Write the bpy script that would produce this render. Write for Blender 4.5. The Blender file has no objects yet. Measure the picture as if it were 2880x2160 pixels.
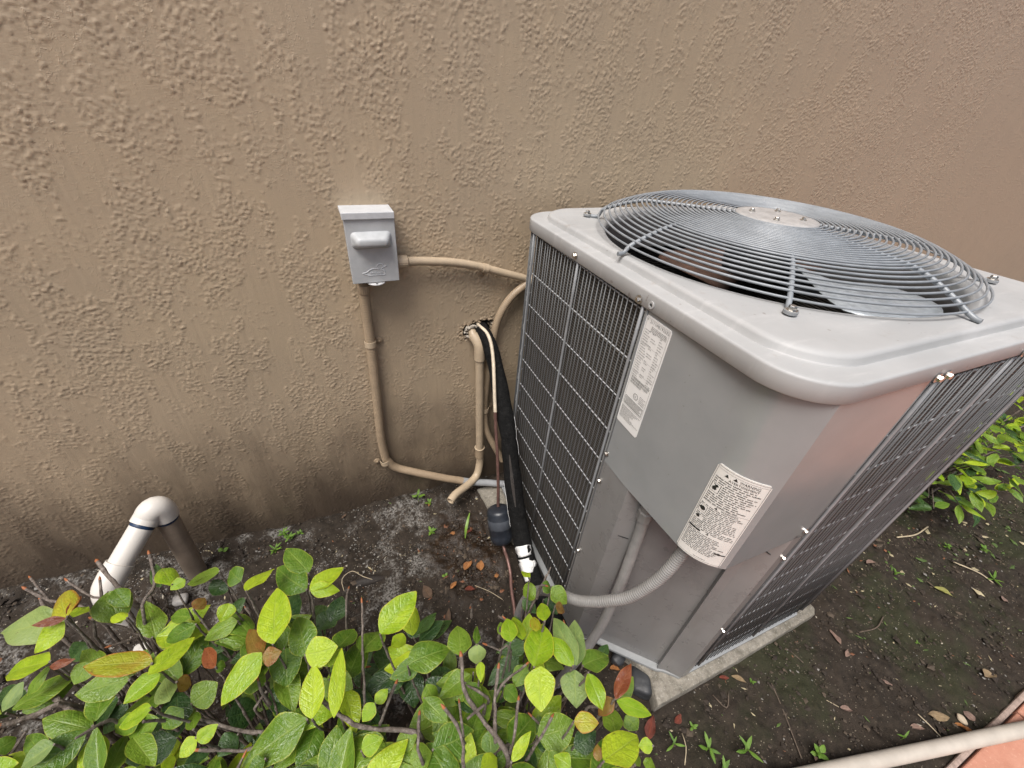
import bpy, bmesh, math, random
import numpy as np
from mathutils import Vector, Matrix, Euler

random.seed(7)
RNG = np.random.default_rng(11)
SC = bpy.context.scene
COL = SC.collection
PI = math.pi

# ------------------------------------------------------------------ camera
cam_d = bpy.data.cameras.new('camera')
cam_d.sensor_fit = 'HORIZONTAL'
cam_d.sensor_width = 36.0
cam_d.lens = 14.482
cam_d.clip_start = 0.02
cam_d.clip_end = 400.0
cam = bpy.data.objects.new('camera', cam_d)
COL.objects.link(cam)
_r = Vector((0.913193, -0.400230, 0.076773))
_d = Vector((-0.179043, -0.563252, -0.806654))
_f = Vector((0.366090, 0.722885, -0.586017))
cam.matrix_world = Matrix(((_r.x, -_d.x, -_f.x, 0.0), (_r.y, -_d.y, -_f.y, -1.22),
                           (_r.z, -_d.z, -_f.z, 1.53), (0, 0, 0, 1)))
SC.camera = cam
CAMP = Vector((0.0, -1.22, 1.53))

# ------------------------------------------------------------------ sky, sun, exposure
SUN_EL, SUN_AZ = math.radians(64), math.radians(233)   # soft light from the upper front left
world = bpy.data.worlds.new('World')
SC.world = world
world.use_nodes = True
wn = world.node_tree
wn.nodes.clear()
w_out = wn.nodes.new('ShaderNodeOutputWorld')
w_bg = wn.nodes.new('ShaderNodeBackground')
w_sky = wn.nodes.new('ShaderNodeTexSky')
w_sky.sky_type = 'NISHITA'
w_sky.sun_disc = False
w_sky.sun_elevation = SUN_EL
w_sky.sun_rotation = SUN_AZ
w_sky.air_density = 1.0
w_sky.dust_density = 6.0
w_sky.ozone_density = 0.6
wn.links.new(w_sky.outputs[0], w_bg.inputs[0])
w_bg.inputs[1].default_value = 0.05
wn.links.new(w_bg.outputs[0], w_out.inputs[0])

sun_d = bpy.data.lights.new('sun', 'SUN')
sun_d.energy = 1.5
sun_d.angle = math.radians(30)
sun_d.color = (1.0, 0.985, 0.965)
sun = bpy.data.objects.new('sun', sun_d)
COL.objects.link(sun)
_sd = Vector((math.sin(SUN_AZ) * math.cos(SUN_EL), math.cos(SUN_AZ) * math.cos(SUN_EL), math.sin(SUN_EL)))
sun.rotation_euler = _sd.to_track_quat('Z', 'Y').to_euler()

SC.view_settings.view_transform = 'Standard'
SC.view_settings.look = 'None'
SC.view_settings.exposure = 1.30
SC.view_settings.gamma = 1.0
SC.view_settings.use_curve_mapping = False

# ------------------------------------------------------------------ helpers
class MB:
    """collects polygons of one mesh"""
    def __init__(self):
        self.v, self.f, self.m = [], [], []

    def add(self, vs, fs, mi=0):
        o = len(self.v)
        self.v.extend([tuple(p) for p in vs])
        self.f.extend([tuple(i + o for i in f) for f in fs])
        self.m.extend([mi] * len(fs))
        return self

    def box(self, lo, hi, mi=0, M=None):
        x0, y0, z0 = lo
        x1, y1, z1 = hi
        vs = [(x0, y0, z0), (x1, y0, z0), (x1, y1, z0), (x0, y1, z0), (x0, y0, z1), (x1, y0, z1), (x1, y1, z1), (x0, y1, z1)]
        if M is not None:
            vs = [M @ Vector(p) for p in vs]
        return self.add(vs, [(0, 3, 2, 1), (4, 5, 6, 7), (0, 1, 5, 4), (1, 2, 6, 5), (2, 3, 7, 6), (3, 0, 4, 7)], mi)

    def prism(self, poly, z0, z1, mi=0):
        n = len(poly)
        vs = [(p[0], p[1], z0) for p in poly] + [(p[0], p[1], z1) for p in poly]
        fs = [(i, (i + 1) % n, n + (i + 1) % n, n + i) for i in range(n)]
        fs += [tuple(range(n - 1, -1, -1)), tuple(range(n, 2 * n))]
        return self.add(vs, fs, mi)

    def tube(self, pts, r, sides=10, caps=True, closed=False, mi=0, squash=1.0):
        pts = [Vector(p) for p in pts]
        n = len(pts)
        rs = r if isinstance(r, (list, tuple, np.ndarray)) else [r] * n
        tang = []
        for i in range(n):
            if closed:
                t = pts[(i + 1) % n] - pts[i - 1]
            else:
                t = pts[min(i + 1, n - 1)] - pts[max(i - 1, 0)]
            tang.append(t.normalized() if t.length > 1e-12 else Vector((0, 0, 1)))
        a = Vector((0, 0, 1)) if abs(tang[0].z) < 0.9 else Vector((1, 0, 0))
        nrm = (a - tang[0] * a.dot(tang[0])).normalized()
        vs = []
        for i in range(n):
            t = tang[i]
            nrm = nrm - t * nrm.dot(t)
            nrm.normalize()
            b = t.cross(nrm)
            for k in range(sides):
                an = 2 * PI * k / sides
                vs.append(pts[i] + nrm * (math.cos(an) * rs[i]) + b * (math.sin(an) * rs[i] * squash))
        fs = []
        m = n if closed else n - 1
        for i in range(m):
            j = (i + 1) % n
            for k in range(sides):
                k2 = (k + 1) % sides
                fs.append((i * sides + k, i * sides + k2, j * sides + k2, j * sides + k))
        if caps and not closed:
            fs.append(tuple(range(sides - 1, -1, -1)))
            fs.append(tuple((n - 1) * sides + k for k in range(sides)))
        return self.add(vs, fs, mi)

    def lathe(self, prof, M=None, sides=16, mi=0, caps=True):
        """prof: (radius, height) pairs round local z"""
        vs = []
        for (r, z) in prof:
            for k in range(sides):
                an = 2 * PI * k / sides
                p = Vector((r * math.cos(an), r * math.sin(an), z))
                vs.append(M @ p if M is not None else p)
        fs = []
        for i in range(len(prof) - 1):
            for k in range(sides):
                k2 = (k + 1) % sides
                fs.append((i * sides + k, i * sides + k2, (i + 1) * sides + k2, (i + 1) * sides + k))
        if caps:
            fs.append(tuple(range(sides - 1, -1, -1)))
            fs.append(tuple((len(prof) - 1) * sides + k for k in range(sides)))
        return self.add(vs, fs, mi)

    def mesh(self, name, smooth=False, angle=None, bevel=0.0):
        me = bpy.data.meshes.new(name)
        me.from_pydata(self.v, [], self.f)
        me.update()
        if bevel:
            bm = bmesh.new()
            bm.from_mesh(me)
            es = [e for e in bm.edges if len(e.link_faces) == 2 and e.calc_face_angle(0) > 0.6]
            bmesh.ops.bevel(bm, geom=es, offset=bevel, segments=2, affect='EDGES', profile=0.5)
            bm.to_mesh(me)
            bm.free()
        if smooth:
            me.polygons.foreach_set('use_smooth', [True] * len(me.polygons))
            if angle:
                me.set_sharp_from_angle(angle=math.radians(angle))
        return me

    def obj(self, name, mat, parent=None, smooth=False, angle=40, bevel=0.0):
        me = self.mesh(name, smooth, angle, bevel)
        if len(set(self.m)) > 1 and not bevel:
            me.polygons.foreach_set('material_index', self.m)
        for m in (mat if isinstance(mat, (list, tuple)) else [mat]):
            me.materials.append(m)
        return link(name, me, parent)


def link(name, me, parent=None):
    o = bpy.data.objects.new(name, me)
    COL.objects.link(o)
    if parent is not None:
        o.parent = parent
    return o


def tag(o, label=None, cat=None, group=None, kind=None):
    if label:
        o['label'] = label
    if cat:
        o['category'] = cat
    if group:
        o['group'] = group
    if kind:
        o['kind'] = kind
    return o


def thing(name, label, cat, loc=(0, 0, 0), rz=0.0, group=None):
    o = bpy.data.objects.new(name, None)
    o.empty_display_size = 0.05
    COL.objects.link(o)
    o.location = loc
    o.rotation_euler = (0, 0, rz)
    return tag(o, label, cat, group)


def spline(pts, step=0.01):
    """Catmull-Rom through pts, resampled evenly"""
    P = [Vector(p) for p in pts]
    P = [P[0] * 2 - P[1]] + P + [P[-1] * 2 - P[-2]]
    out = []
    for i in range(1, len(P) - 2):
        a, b, c, d = P[i - 1], P[i], P[i + 1], P[i + 2]
        n = max(2, int((c - b).length / step))
        for k in range(n):
            t = k / n
            out.append(0.5 * ((2 * b) + (c - a) * t + (2 * a - 5 * b + 4 * c - d) * t * t + (3 * b - a - 3 * c + d) * t ** 3))
    out.append(P[-2])
    return out


def frame(z, x=None):
    z = Vector(z).normalized()
    x = Vector(x) if x is not None else (Vector((1, 0, 0)) if abs(z.x) < 0.9 else Vector((0, 1, 0)))
    x = (x - z * x.dot(z)).normalized()
    y = z.cross(x)
    return Matrix(((x.x, y.x, z.x), (x.y, y.y, z.y), (x.z, y.z, z.z)))


def at(loc, z, x=None):
    return Matrix.Translation(Vector(loc)) @ frame(z, x).to_4x4()


# ------------------------------------------------------------------ materials
class NT:
    def __init__(self, name):
        self.mat = bpy.data.materials.new(name)
        self.mat.use_nodes = True
        self.t = self.mat.node_tree
        self.b = self.t.nodes['Principled BSDF']
        self.out = self.t.nodes['Material Output']

    def n(self, typ, **kw):
        nd = self.t.nodes.new(typ)
        for k, v in kw.items():
            setattr(nd, k, v)
        return nd

    def set(self, sock, v):
        if isinstance(v, bpy.types.NodeSocket):
            self.t.links.new(v, sock)
        elif isinstance(v, (tuple, list)) and len(v) == 3 and sock.type == 'RGBA':
            sock.default_value = (*v, 1)
        else:
            sock.default_value = v

    def coord(self, which='Object'):
        return self.n('ShaderNodeTexCoord').outputs[which]

    def pos(self):
        return self.n('ShaderNodeNewGeometry').outputs['Position']

    def mapping(self, vec, scale=(1, 1, 1), loc=(0, 0, 0), rot=(0, 0, 0)):
        m = self.n('ShaderNodeMapping')
        self.set(m.inputs['Vector'], vec)
        m.inputs['Scale'].default_value = scale
        m.inputs['Location'].default_value = loc
        m.inputs['Rotation'].default_value = rot
        return m.outputs[0]

    def noise(self, vec, scale, detail=4, rough=0.55, dist=0.0, out='Fac'):
        m = self.n('ShaderNodeTexNoise')
        self.set(m.inputs['Vector'], vec)
        m.inputs['Scale'].default_value = scale
        m.inputs['Detail'].default_value = detail
        m.inputs['Roughness'].default_value = rough
        m.inputs['Distortion'].default_value = dist
        return m.outputs[out]

    def voronoi(self, vec, scale, feature='F1', out='Distance', rnd=1.0):
        m = self.n('ShaderNodeTexVoronoi', feature=feature)
        self.set(m.inputs['Vector'], vec)
        m.inputs['Scale'].default_value = scale
        m.inputs['Randomness'].default_value = rnd
        return m.outputs[out]

    def math(self, op, a, b=0.0, c=0.0, clamp=False):
        m = self.n('ShaderNodeMath', operation=op, use_clamp=clamp)
        self.set(m.inputs[0], a)
        self.set(m.inputs[1], b)
        self.set(m.inputs[2], c)
        return m.outputs[0]

    def ramp(self, fac, stops, interp='LINEAR'):
        m = self.n('ShaderNodeValToRGB')
        self.set(m.inputs[0], fac)
        cr = m.color_ramp
        cr.interpolation = interp
        while len(cr.elements) < len(stops):
            cr.elements.new(0.5)
        for e, (p, c) in zip(cr.elements, stops):
            e.position = p
            e.color = (*c, 1) if isinstance(c, (tuple, list)) else (c, c, c, 1)
        return m.outputs[0]

    def smooth(self, v, a, b):
        m = self.n('ShaderNodeMapRange', interpolation_type='SMOOTHSTEP')
        self.set(m.inputs[0], v)
        m.inputs[1].default_value = a
        m.inputs[2].default_value = b
        return m.outputs[0]

    def mix(self, fac, a, b, mode='MIX'):
        m = self.n('ShaderNodeMix', data_type='RGBA', blend_type=mode)
        self.set(m.inputs[0], fac)
        self.set(m.inputs[6], a)
        self.set(m.inputs[7], b)
        return m.outputs[2]

    def bump(self, h, strength=0.5, dist=0.01, nrm=None):
        m = self.n('ShaderNodeBump')
        self.set(m.inputs['Height'], h)
        m.inputs['Strength'].default_value = strength
        m.inputs['Distance'].default_value = dist
        if nrm is not None:
            self.set(m.inputs['Normal'], nrm)
        return m.outputs[0]

    def p(self, **kw):
        names = {'base': 'Base Color', 'rough': 'Roughness', 'metal': 'Metallic', 'normal': 'Normal', 'spec': 'Specular IOR Level',
                 'coat': 'Coat Weight', 'coat_rough': 'Coat Roughness', 'sheen': 'Sheen Weight'}
        for k, v in kw.items():
            self.set(self.b.inputs[names[k]], v)
        return self.mat


def simple(name, col, rough=0.5, metal=0.0, var=0.15, scale=30, bump=0.0, bscale=200, spec=0.5):
    """paint, plastic or metal with mottling, grime and a fine grain"""
    t = NT(name)
    c = t.coord('Object')
    n1 = t.noise(c, scale, 5)
    dark = tuple(x * (1 - var) for x in col)
    light = tuple(min(1, x * (1 + var)) for x in col)
    base = t.ramp(n1, [(0.25, dark), (0.75, light)])
    t.p(base=base, metal=metal, spec=spec, rough=t.ramp(t.noise(c, scale * 3, 3), [(0.2, max(0.03, rough - 0.08)), (0.8, min(1, rough + 0.08))]))
    if bump:
        t.p(normal=t.bump(t.noise(c, bscale, 3), bump, 0.002))
    return t.mat

# ------------------------------------------------------------------ house wall with skip-trowel stucco
def field(nx, nz, cell, lx, lz, seed, sharp=2.0):
    """band-limited random field, feature sizes lx, lz in metres"""
    rng = np.random.default_rng(seed)
    px, pz = int(nx * 1.06) + 8, int(nz * 1.06) + 8
    w = rng.standard_normal((pz, px))
    F = np.fft.rfft2(w)
    kx = np.fft.rfftfreq(px, cell)[None, :]
    kz = np.fft.fftfreq(pz, cell)[:, None]
    k = np.sqrt((kx * lx) ** 2 + (kz * lz) ** 2)
    g = np.exp(-(k * 1.2) ** sharp) - 0.85 * np.exp(-(k * 2.6) ** sharp)
    out = np.fft.irfft2(F * g, s=(pz, px))[:nz, :nx]
    return (out / out.std()).astype(np.float64)


def sstep(x, a, b):
    t = np.clip((x - a) / (b - a), 0, 1)
    return t * t * (3 - 2 * t)


CELL = 0.0030
WX0, WX1, WZ0, WZ1 = -1.25, 2.95, -0.06, 2.06
nx = int((WX1 - WX0) / CELL) + 1
nz = int((WZ1 - WZ0) / CELL) + 1
gx = WX0 + np.arange(nx) * CELL
gz = WZ0 + np.arange(nz) * CELL
X, Z = np.meshgrid(gx, gz)
f1 = field(nx, nz, CELL, 0.0118, 0.0092, 1)
f2 = field(nx, nz, CELL, 0.017, 0.014, 2)
f3 = field(nx, nz, CELL, 0.0066, 0.0056, 3)
f4 = field(nx, nz, CELL, 0.036, 0.032, 7)
cov = 0.55 * field(nx, nz, CELL, 0.12, 0.30, 4) + 0.65 * field(nx, nz, CELL, 0.040, 0.11, 5) + 0.35 * field(nx, nz, CELL, 0.02, 0.03, 12)
cov2 = 0.7 * field(nx, nz, CELL, 0.10, 0.14, 6) + 0.5 * field(nx, nz, CELL, 0.04, 0.05, 13)
broad = field(nx, nz, CELL, 0.3, 0.3, 8)
streak = field(nx, nz, CELL, 0.012, 0.20, 9)
lowb = np.clip((0.9 - Z) / 0.9, 0, 1)
right = np.clip((X - 0.6) / 1.6, 0, 1)
dens = sstep(cov - 0.45 * lowb, 0.0, 0.35)
# torn flat-topped dabs
dab = sstep(f1 + 0.65 * f3 + 0.7 * dens, 0.85, 1.05) * sstep(dens, 0.02, 0.3)
# thin meandering lips left by the trowel
lip = np.exp(-(f2 / 0.16) ** 2) * sstep(f3 * 0.7 + cov2, 0.1, 0.7) * (0.3 + 0.7 * sstep(f1, -0.8, 0.4))
lip2 = np.exp(-(f4 / 0.055) ** 2) * sstep(cov2 - 0.3 * f3, 0.35, 0.9)
crumb = sstep(f3, 0.9, 1.5) * sstep(cov + 0.3 * cov2, -0.3, 0.6)
amp = 1 - 0.1 * right
fe = f1 + 0.65 * f3 + 0.7 * dens
rimline = np.exp(-((fe - 0.98) / 0.20) ** 2) * sstep(dens, 0.05, 0.5) * sstep(f4 + 0.8 * f2, -0.9, 0.2)
Hh = amp * (0.0009 * rimline + 0.0007 * dab + 0.0014 * np.maximum(lip, lip2) + 0.0008 * crumb) + 0.0004 * broad + 0.00010 * streak * (1 - dens)
# ragged hole where the line set comes out
hx, hz = (X - 0.462) / 0.056, (Z - 0.8185 - 0.14 * (X - 0.46)) / 0.0285
hd = np.maximum(np.abs(hx), np.abs(hz)) * 0.6 + np.hypot(hx, hz) * 0.4 + 0.13 * f1
hole = 1 - sstep(hd, 0.86, 1.0)
rim = np.exp(-((hd - 1.25) / 0.28) ** 2)
Hh = Hh * (1 - hole) + 0.0022 * rim * sstep(f1 + f3, -0.3, 0.8) - 0.075 * hole
# fade the relief to nothing at the border so that the plain wall continues it
HX, HZ = 0.93, 0.60           # plain behind the unit, where nothing shows
hid = np.maximum(HX - X, Z - HZ)
edge = np.minimum(np.minimum(np.minimum(X - WX0, WX1 - X), np.minimum(Z - WZ0 + 1, WZ1 - Z)), np.where(hid > 0, hid, 0))
Hh *= sstep(edge, 0.0, 0.05)
verts = np.stack([X, -Hh, Z], -1).reshape(-1, 3)
me = bpy.data.meshes.new('wall')
nv = len(verts)
idx = np.arange(nv).reshape(nz, nx)
quads = np.stack([idx[:-1, :-1], idx[:-1, 1:], idx[1:, 1:], idx[1:, :-1]], -1).reshape(-1, 4)
ix, iz = int(round((HX - WX0) / CELL)), int(round((HZ - WZ0) / CELL))
keep = np.ones((nz - 1, nx - 1), bool)
keep[:iz, ix:] = False
quads = quads[keep.ravel()]
quads = np.concatenate([quads, np.array([[idx[0, ix], idx[0, -1], idx[iz, -1], idx[iz, ix]]])])
# the rest of the wall, round that sheet
bx0, bx1, bz0, bz1 = -14.0, 16.0, -0.4, 4.2
ex = np.array([[bx0, 0, bz0], [gx[0], 0, bz0], [gx[-1], 0, bz0], [bx1, 0, bz0], [bx0, 0, bz1], [gx[0], 0, bz1], [gx[-1], 0, bz1], [bx1, 0, bz1],
               [gx[0], 0, gz[0]], [gx[-1], 0, gz[0]], [gx[0], 0, gz[-1]], [gx[-1], 0, gz[-1]],
               [bx0, 0.2, bz0], [bx1, 0.2, bz0], [bx0, 0.2, bz1], [bx1, 0.2, bz1]])
eq = np.array([[0, 1, 5, 4], [2, 3, 7, 6], [1, 2, 9, 8], [10, 11, 6, 5], [13, 12, 14, 15], [4, 7, 15, 14]]) + nv
allv = np.concatenate([verts, ex])
allq = np.concatenate([quads, eq])
me.vertices.add(len(allv))
me.vertices.foreach_set('co', allv.astype(np.float32).ravel())
me.loops.add(allq.size)
me.loops.foreach_set('vertex_index', allq.astype(np.int32).ravel())
me.polygons.add(len(allq))
me.polygons.foreach_set('loop_start', np.arange(0, allq.size, 4, dtype=np.int32))
me.polygons.foreach_set('loop_total', np.full(len(allq), 4, dtype=np.int32))
me.polygons.foreach_set('use_smooth', np.r_[np.ones(len(quads), bool), np.zeros(len(eq), bool)])
me.update()
me.validate()

t = NT('stucco paint')
c = t.coord('Object')
big = t.noise(c, 1.4, 3)
mid = t.noise(c, 9, 5)
base = t.mix(t.smooth(big, 0.35, 0.7), (0.432, 0.338, 0.232), (0.408, 0.324, 0.227))
base = t.mix(t.math('MULTIPLY', t.smooth(mid, 0.4, 0.75), 0.35), base, (0.475, 0.370, 0.245))
sep = t.n('ShaderNodeSeparateXYZ')
t.set(sep.inputs[0], c)
# the right-hand end is greyer and pinker
base = t.mix(t.math('MULTIPLY', t.smooth(sep.outputs[0], 0.9, 2.6), 0.6), base, (0.450, 0.352, 0.268))
# soil splash, plus shade put into the colour, up the foot of the wall
hgt = t.math('ADD', sep.outputs[2], t.math('MULTIPLY', t.math('SUBTRACT', t.noise(t.mapping(c, (1, 1, 0.45)), 7, 7, 0.62), 0.5), 0.62))
hgt = t.math('ADD', hgt, t.math('MULTIPLY', sep.outputs[0], 0.06))
dirt_shade = t.math('SUBTRACT', 1.0, t.smooth(hgt, 0.0, 0.72))
base = t.mix(t.math('MULTIPLY', dirt_shade, 0.95), base, (0.058, 0.042, 0.031))
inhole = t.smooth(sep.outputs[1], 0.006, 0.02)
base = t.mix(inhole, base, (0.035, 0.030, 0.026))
spl = t.smooth(t.noise(c, 120, 4), 0.58, 0.75)
dirt2 = t.math('SUBTRACT', 1.0, t.smooth(hgt, 0.1, 0.6))
base = t.mix(t.math('MULTIPLY', t.math('MULTIPLY', spl, dirt2), 0.5), base, (0.14, 0.10, 0.07))
brush = t.noise(t.mapping(c, (60, 60, 900)), 1.0, 3)
fine = t.noise(c, 300, 4, 0.7)
hb = t.math('ADD', t.math('MULTIPLY', brush, 0.5), t.math('MULTIPLY', fine, 0.5))
# crisp torn lips too fine for the mesh
wc = t.n('ShaderNodeVectorMath', operation='ADD')
t.set(wc.inputs[0], t.mapping(c, (1, 1, 0.8)))
wd_ = t.n('ShaderNodeVectorMath', operation='SCALE')
t.set(wd_.inputs[0], t.noise(c, 38, 3, out='Color'))
wd_.inputs['Scale'].default_value = 0.022
t.set(wc.inputs[1], wd_.outputs[0])
ln1 = t.math('ABSOLUTE', t.math('SUBTRACT', t.noise(wc.outputs[0], 46, 3), 0.5))
ln1 = t.math('SUBTRACT', 1.0, t.smooth(ln1, 0.0, 0.022))
m1 = t.math('MULTIPLY', t.smooth(t.noise(t.mapping(c, (1, 1, 0.5)), 11, 4, 0.6), 0.46, 0.58), t.smooth(t.noise(c, 60, 2), 0.38, 0.55))
hl = t.math('MULTIPLY', ln1, m1)
pit = t.math('MULTIPLY', t.smooth(t.noise(c, 150, 2), 0.60, 0.66), t.smooth(t.noise(t.mapping(c, (1, 1, 0.35)), 8, 4, 0.6), 0.45, 0.6))
hl = t.math('ADD', hl, t.math('MULTIPLY', pit, 0.5))
# beyond the modelled sheet the same dabs as relief
far = t.smooth(sep.outputs[0], 2.72, 2.92)
fd = t.math('MULTIPLY', t.smooth(t.noise(t.mapping(c, (1, 1, 1.25)), 62, 3, 0.6), 0.53, 0.57), t.smooth(t.noise(t.mapping(c, (1, 1, 0.45)), 9, 4, 0.6), 0.42, 0.56))
hl = t.math('ADD', hl, t.math('MULTIPLY', t.math('MULTIPLY', fd, far), 3.0))
t.p(base=base, rough=t.ramp(t.noise(c, 14, 3), [(0.3, 0.40), (0.7, 0.52)]), spec=0.5, normal=t.bump(hl, 0.35, 0.0014, t.bump(hb, 0.5, 0.0014)))
me.materials.append(t.mat)
wall = link('house_wall', me)
tag(wall, 'tan painted stucco house wall with rough skip trowel texture behind the air conditioner', 'wall')

# ------------------------------------------------------------------ ground
def gh(x, y):
    """height of the soil"""
    x, y = np.asarray(x, float), np.asarray(y, float)
    bank = np.clip((0.75 - x) / 1.9, 0, 1.0) * 0.125
    bank = bank * np.clip(1.05 + y / 1.3, 0, 1)
    rut = 0.012 * np.sin(x * 5.1 + 1.3 * np.sin(y * 4)) * np.cos(y * 6.3 + x) * np.clip((y + 1.45) * 4, 0, 1)
    return bank + rut - 0.004


def axis(lo, hi, a, b, step):
    core = np.arange(a, b + step / 2, step)
    l, r = [a], [b]
    s = step
    while l[-1] > lo:
        s *= 1.35
        l.append(l[-1] - s)
    s = step
    while r[-1] < hi:
        s *= 1.35
        r.append(r[-1] + s)
    return np.array(l[:0:-1] + core.tolist() + r[1:])


ax_ = axis(-60, 60, -1.3, 3.3, 0.009)
ay_ = axis(-60, 0.3, -1.49, 0.03, 0.009)
ay_ = ay_[ay_ < 0.19]
GX, GY = np.meshgrid(ax_, ay_)
ng = (len(ay_), len(ax_))
core = (GX > -1.4) & (GX < 3.4) & (GY > -1.6)
lump = field(ng[1], ng[0], 0.009, 0.10, 0.10, 21) * 0.0045 + field(ng[1], ng[0], 0.009, 0.035, 0.035, 22) * 0.0026
clod = field(ng[1], ng[0], 0.009, 0.02, 0.02, 23)
lump += 0.0035 * sstep(clod, 0.6, 1.6)
crack = field(ng[1], ng[0], 0.009, 0.16, 0.10, 24)
lump -= 0.006 * np.exp(-(crack / 0.05) ** 2) * (GX > 0.6)
GZ = gh(GX, GY) + lump * core
GZ = np.where(GY < -1.50, -0.03, GZ)
gv = np.stack([GX, GY, GZ], -1).reshape(-1, 3)
gi = np.arange(len(gv)).reshape(ng)
gq = np.stack([gi[:-1, :-1], gi[:-1, 1:], gi[1:, 1:], gi[1:, :-1]], -1).reshape(-1, 4)
me = bpy.data.meshes.new('ground')
me.from_pydata(gv.tolist(), [], gq.tolist())
me.polygons.foreach_set('use_smooth', [True] * len(gq))
me.update()
t = NT('garden soil')
c = t.pos()
n1 = t.noise(c, 6, 6, 0.6)
n2 = t.noise(c, 45, 6, 0.65)
n3 = t.noise(c, 260, 4, 0.6)
sep = t.n('ShaderNodeSeparateXYZ')
t.set(sep.inputs[0], c)
base = t.ramp(n2, [(0.3, (0.012, 0.009, 0.006)), (0.55, (0.027, 0.020, 0.014)), (0.8, (0.052, 0.041, 0.030))])
base = t.mix(t.math('MULTIPLY', t.smooth(n1, 0.45, 0.62), 0.6), base, (0.034, 0.025, 0.018))
# thin moss on the open soil to the right
mossf = t.math('MULTIPLY', t.smooth(t.noise(c, 3.2, 6, 0.65), 0.46, 0.62), t.smooth(sep.outputs[0], 0.5, 1.2))
base = t.mix(t.math('MULTIPLY', mossf, 0.55), base, t.ramp(n3, [(0.3, (0.013, 0.018, 0.006)), (0.75, (0.036, 0.044, 0.013))]))
# grey crusted soil and lichen along the wall on the left
lich = t.math('MULTIPLY', t.smooth(t.noise(c, 8, 8, 0.72), 0.50, 0.63), t.math('SUBTRACT', 1.0, t.smooth(sep.outputs[0], 0.15, 0.45)))
base = t.mix(t.math('MULTIPLY', lich, t.smooth(t.noise(c, 150, 3), 0.36, 0.62)), base, (0.20, 0.19, 0.175))
# mud kept wet by the condensate drain
wx = t.math('DIVIDE', t.math('SUBTRACT', sep.outputs[0], 0.31), 0.17)
wy = t.math('DIVIDE', t.math('ADD', sep.outputs[1], 0.34), 0.20)
wd = t.math('ADD', t.math('ADD', t.math('MULTIPLY', wx, wx), t.math('MULTIPLY', wy, wy)), t.math('MULTIPLY', t.math('SUBTRACT', t.noise(c, 14, 4), 0.5), 1.6))
wet = t.math('SUBTRACT', 1.0, t.smooth(wd, 0.35, 1.25))
base = t.mix(t.math('MULTIPLY', wet, 0.75), base, t.ramp(n2, [(0.35, (0.010, 0.006, 0.004)), (0.7, (0.036, 0.020, 0.010))]))
bits = t.voronoi(c, 210)
bitc = t.voronoi(c, 210, out='Color')
bs = t.n('ShaderNodeSeparateColor')
t.set(bs.inputs[0], bitc)
speck = t.math('MULTIPLY', t.math('LESS_THAN', bits, 0.28), t.math('GREATER_THAN', bs.outputs[0], 0.93))
base = t.mix(t.math('MULTIPLY', speck, 0.8), base, (0.30, 0.26, 0.20))
rough = t.mix(wet, (0.85, 0.85, 0.85), (0.16, 0.16, 0.16))
hb = t.math('ADD', t.math('MULTIPLY', n2, 0.5), t.math('MULTIPLY', n3, 0.5))
t.p(base=base, rough=rough, spec=0.3, normal=t.bump(hb, 0.9, 0.006))
me.materials.append(t.mat)
ground = link('ground', me)
tag(ground, kind='structure')

# ------------------------------------------------------------------ terracotta walkway
path = MB().box((-9, -4.6, -0.05), (14, -1.507, -0.012)).obj('path', simple('mortar bed', (0.10, 0.085, 0.075), 0.9, var=0.3, bump=0.3))
tag(path, kind='structure')
t = NT('terracotta')
c = t.coord('Object')
oi = t.n('ShaderNodeObjectInfo').outputs['Random']
base = t.ramp(t.noise(t.pos(), 11, 7, 0.65), [(0.25, (0.36, 0.155, 0.100)), (0.5, (0.44, 0.205, 0.138)), (0.8, (0.52, 0.275, 0.195))])
base = t.mix(t.math('MULTIPLY', oi, 0.25), base, (0.44, 0.17, 0.11))
base = t.mix(t.math('MULTIPLY', t.smooth(t.noise(t.pos(), 90, 4), 0.55, 0.75), 0.4), base, (0.66, 0.42, 0.31))
t.p(base=base, rough=0.75, normal=t.bump(t.noise(t.pos(), 160, 4), 0.35, 0.003))
terra = t.mat
slab = MB().box((0.004, 0.004, -0.03), (1.196, 0.596, 0.012)).mesh('paver_slab', bevel=0.004)
slab.materials.append(terra)
for j in range(4):
    for i in range(-4, 8):
        o = link('paver_slab', slab, path)
        o.location = (0.6 + 1.2 * i, -2.104 - 0.6 * j, 0.001 * ((i * 7 + j * 3) % 3))
        o.rotation_euler = (0, 0, 0.002 * ((i * 5 + j) % 3 - 1))
edg = MB()
x = -6.0
while x < 10:
    w = 1.19 + 0.01 * random.random()
    edg.box((x, -1.505, -0.03), (x + w, -1.489 - 0.002 * random.random(), 0.008 + 0.002 * random.random()))
    x += 1.2
edg.obj('edging', simple('grey mortar', (0.33, 0.25, 0.21), 0.85, var=0.35, scale=60, bump=0.4), path, bevel=0.005)

# ------------------------------------------------------------------ air conditioner
TH = -0.02076
UG = Vector((0.5372, -1.009, 1.186))          # top wire level at the corner nearest the camera
ZB = -11.45                                    # bottom of the unit, in tenths of a metre below UG
UBASE = Vector((UG.x, UG.y, UG.z + ZB * 0.1))


def L(s, t, z):
    """unit coordinates (tenths of a metre: s along the front, t towards the wall, z up) to the unit's own frame"""
    return Vector((s * 0.1, t * 0.1, (z - ZB) * 0.1))


def Wd(s, t, z):
    return UBASE + Matrix.Rotation(TH, 3, 'Z') @ L(s, t, z)


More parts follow.
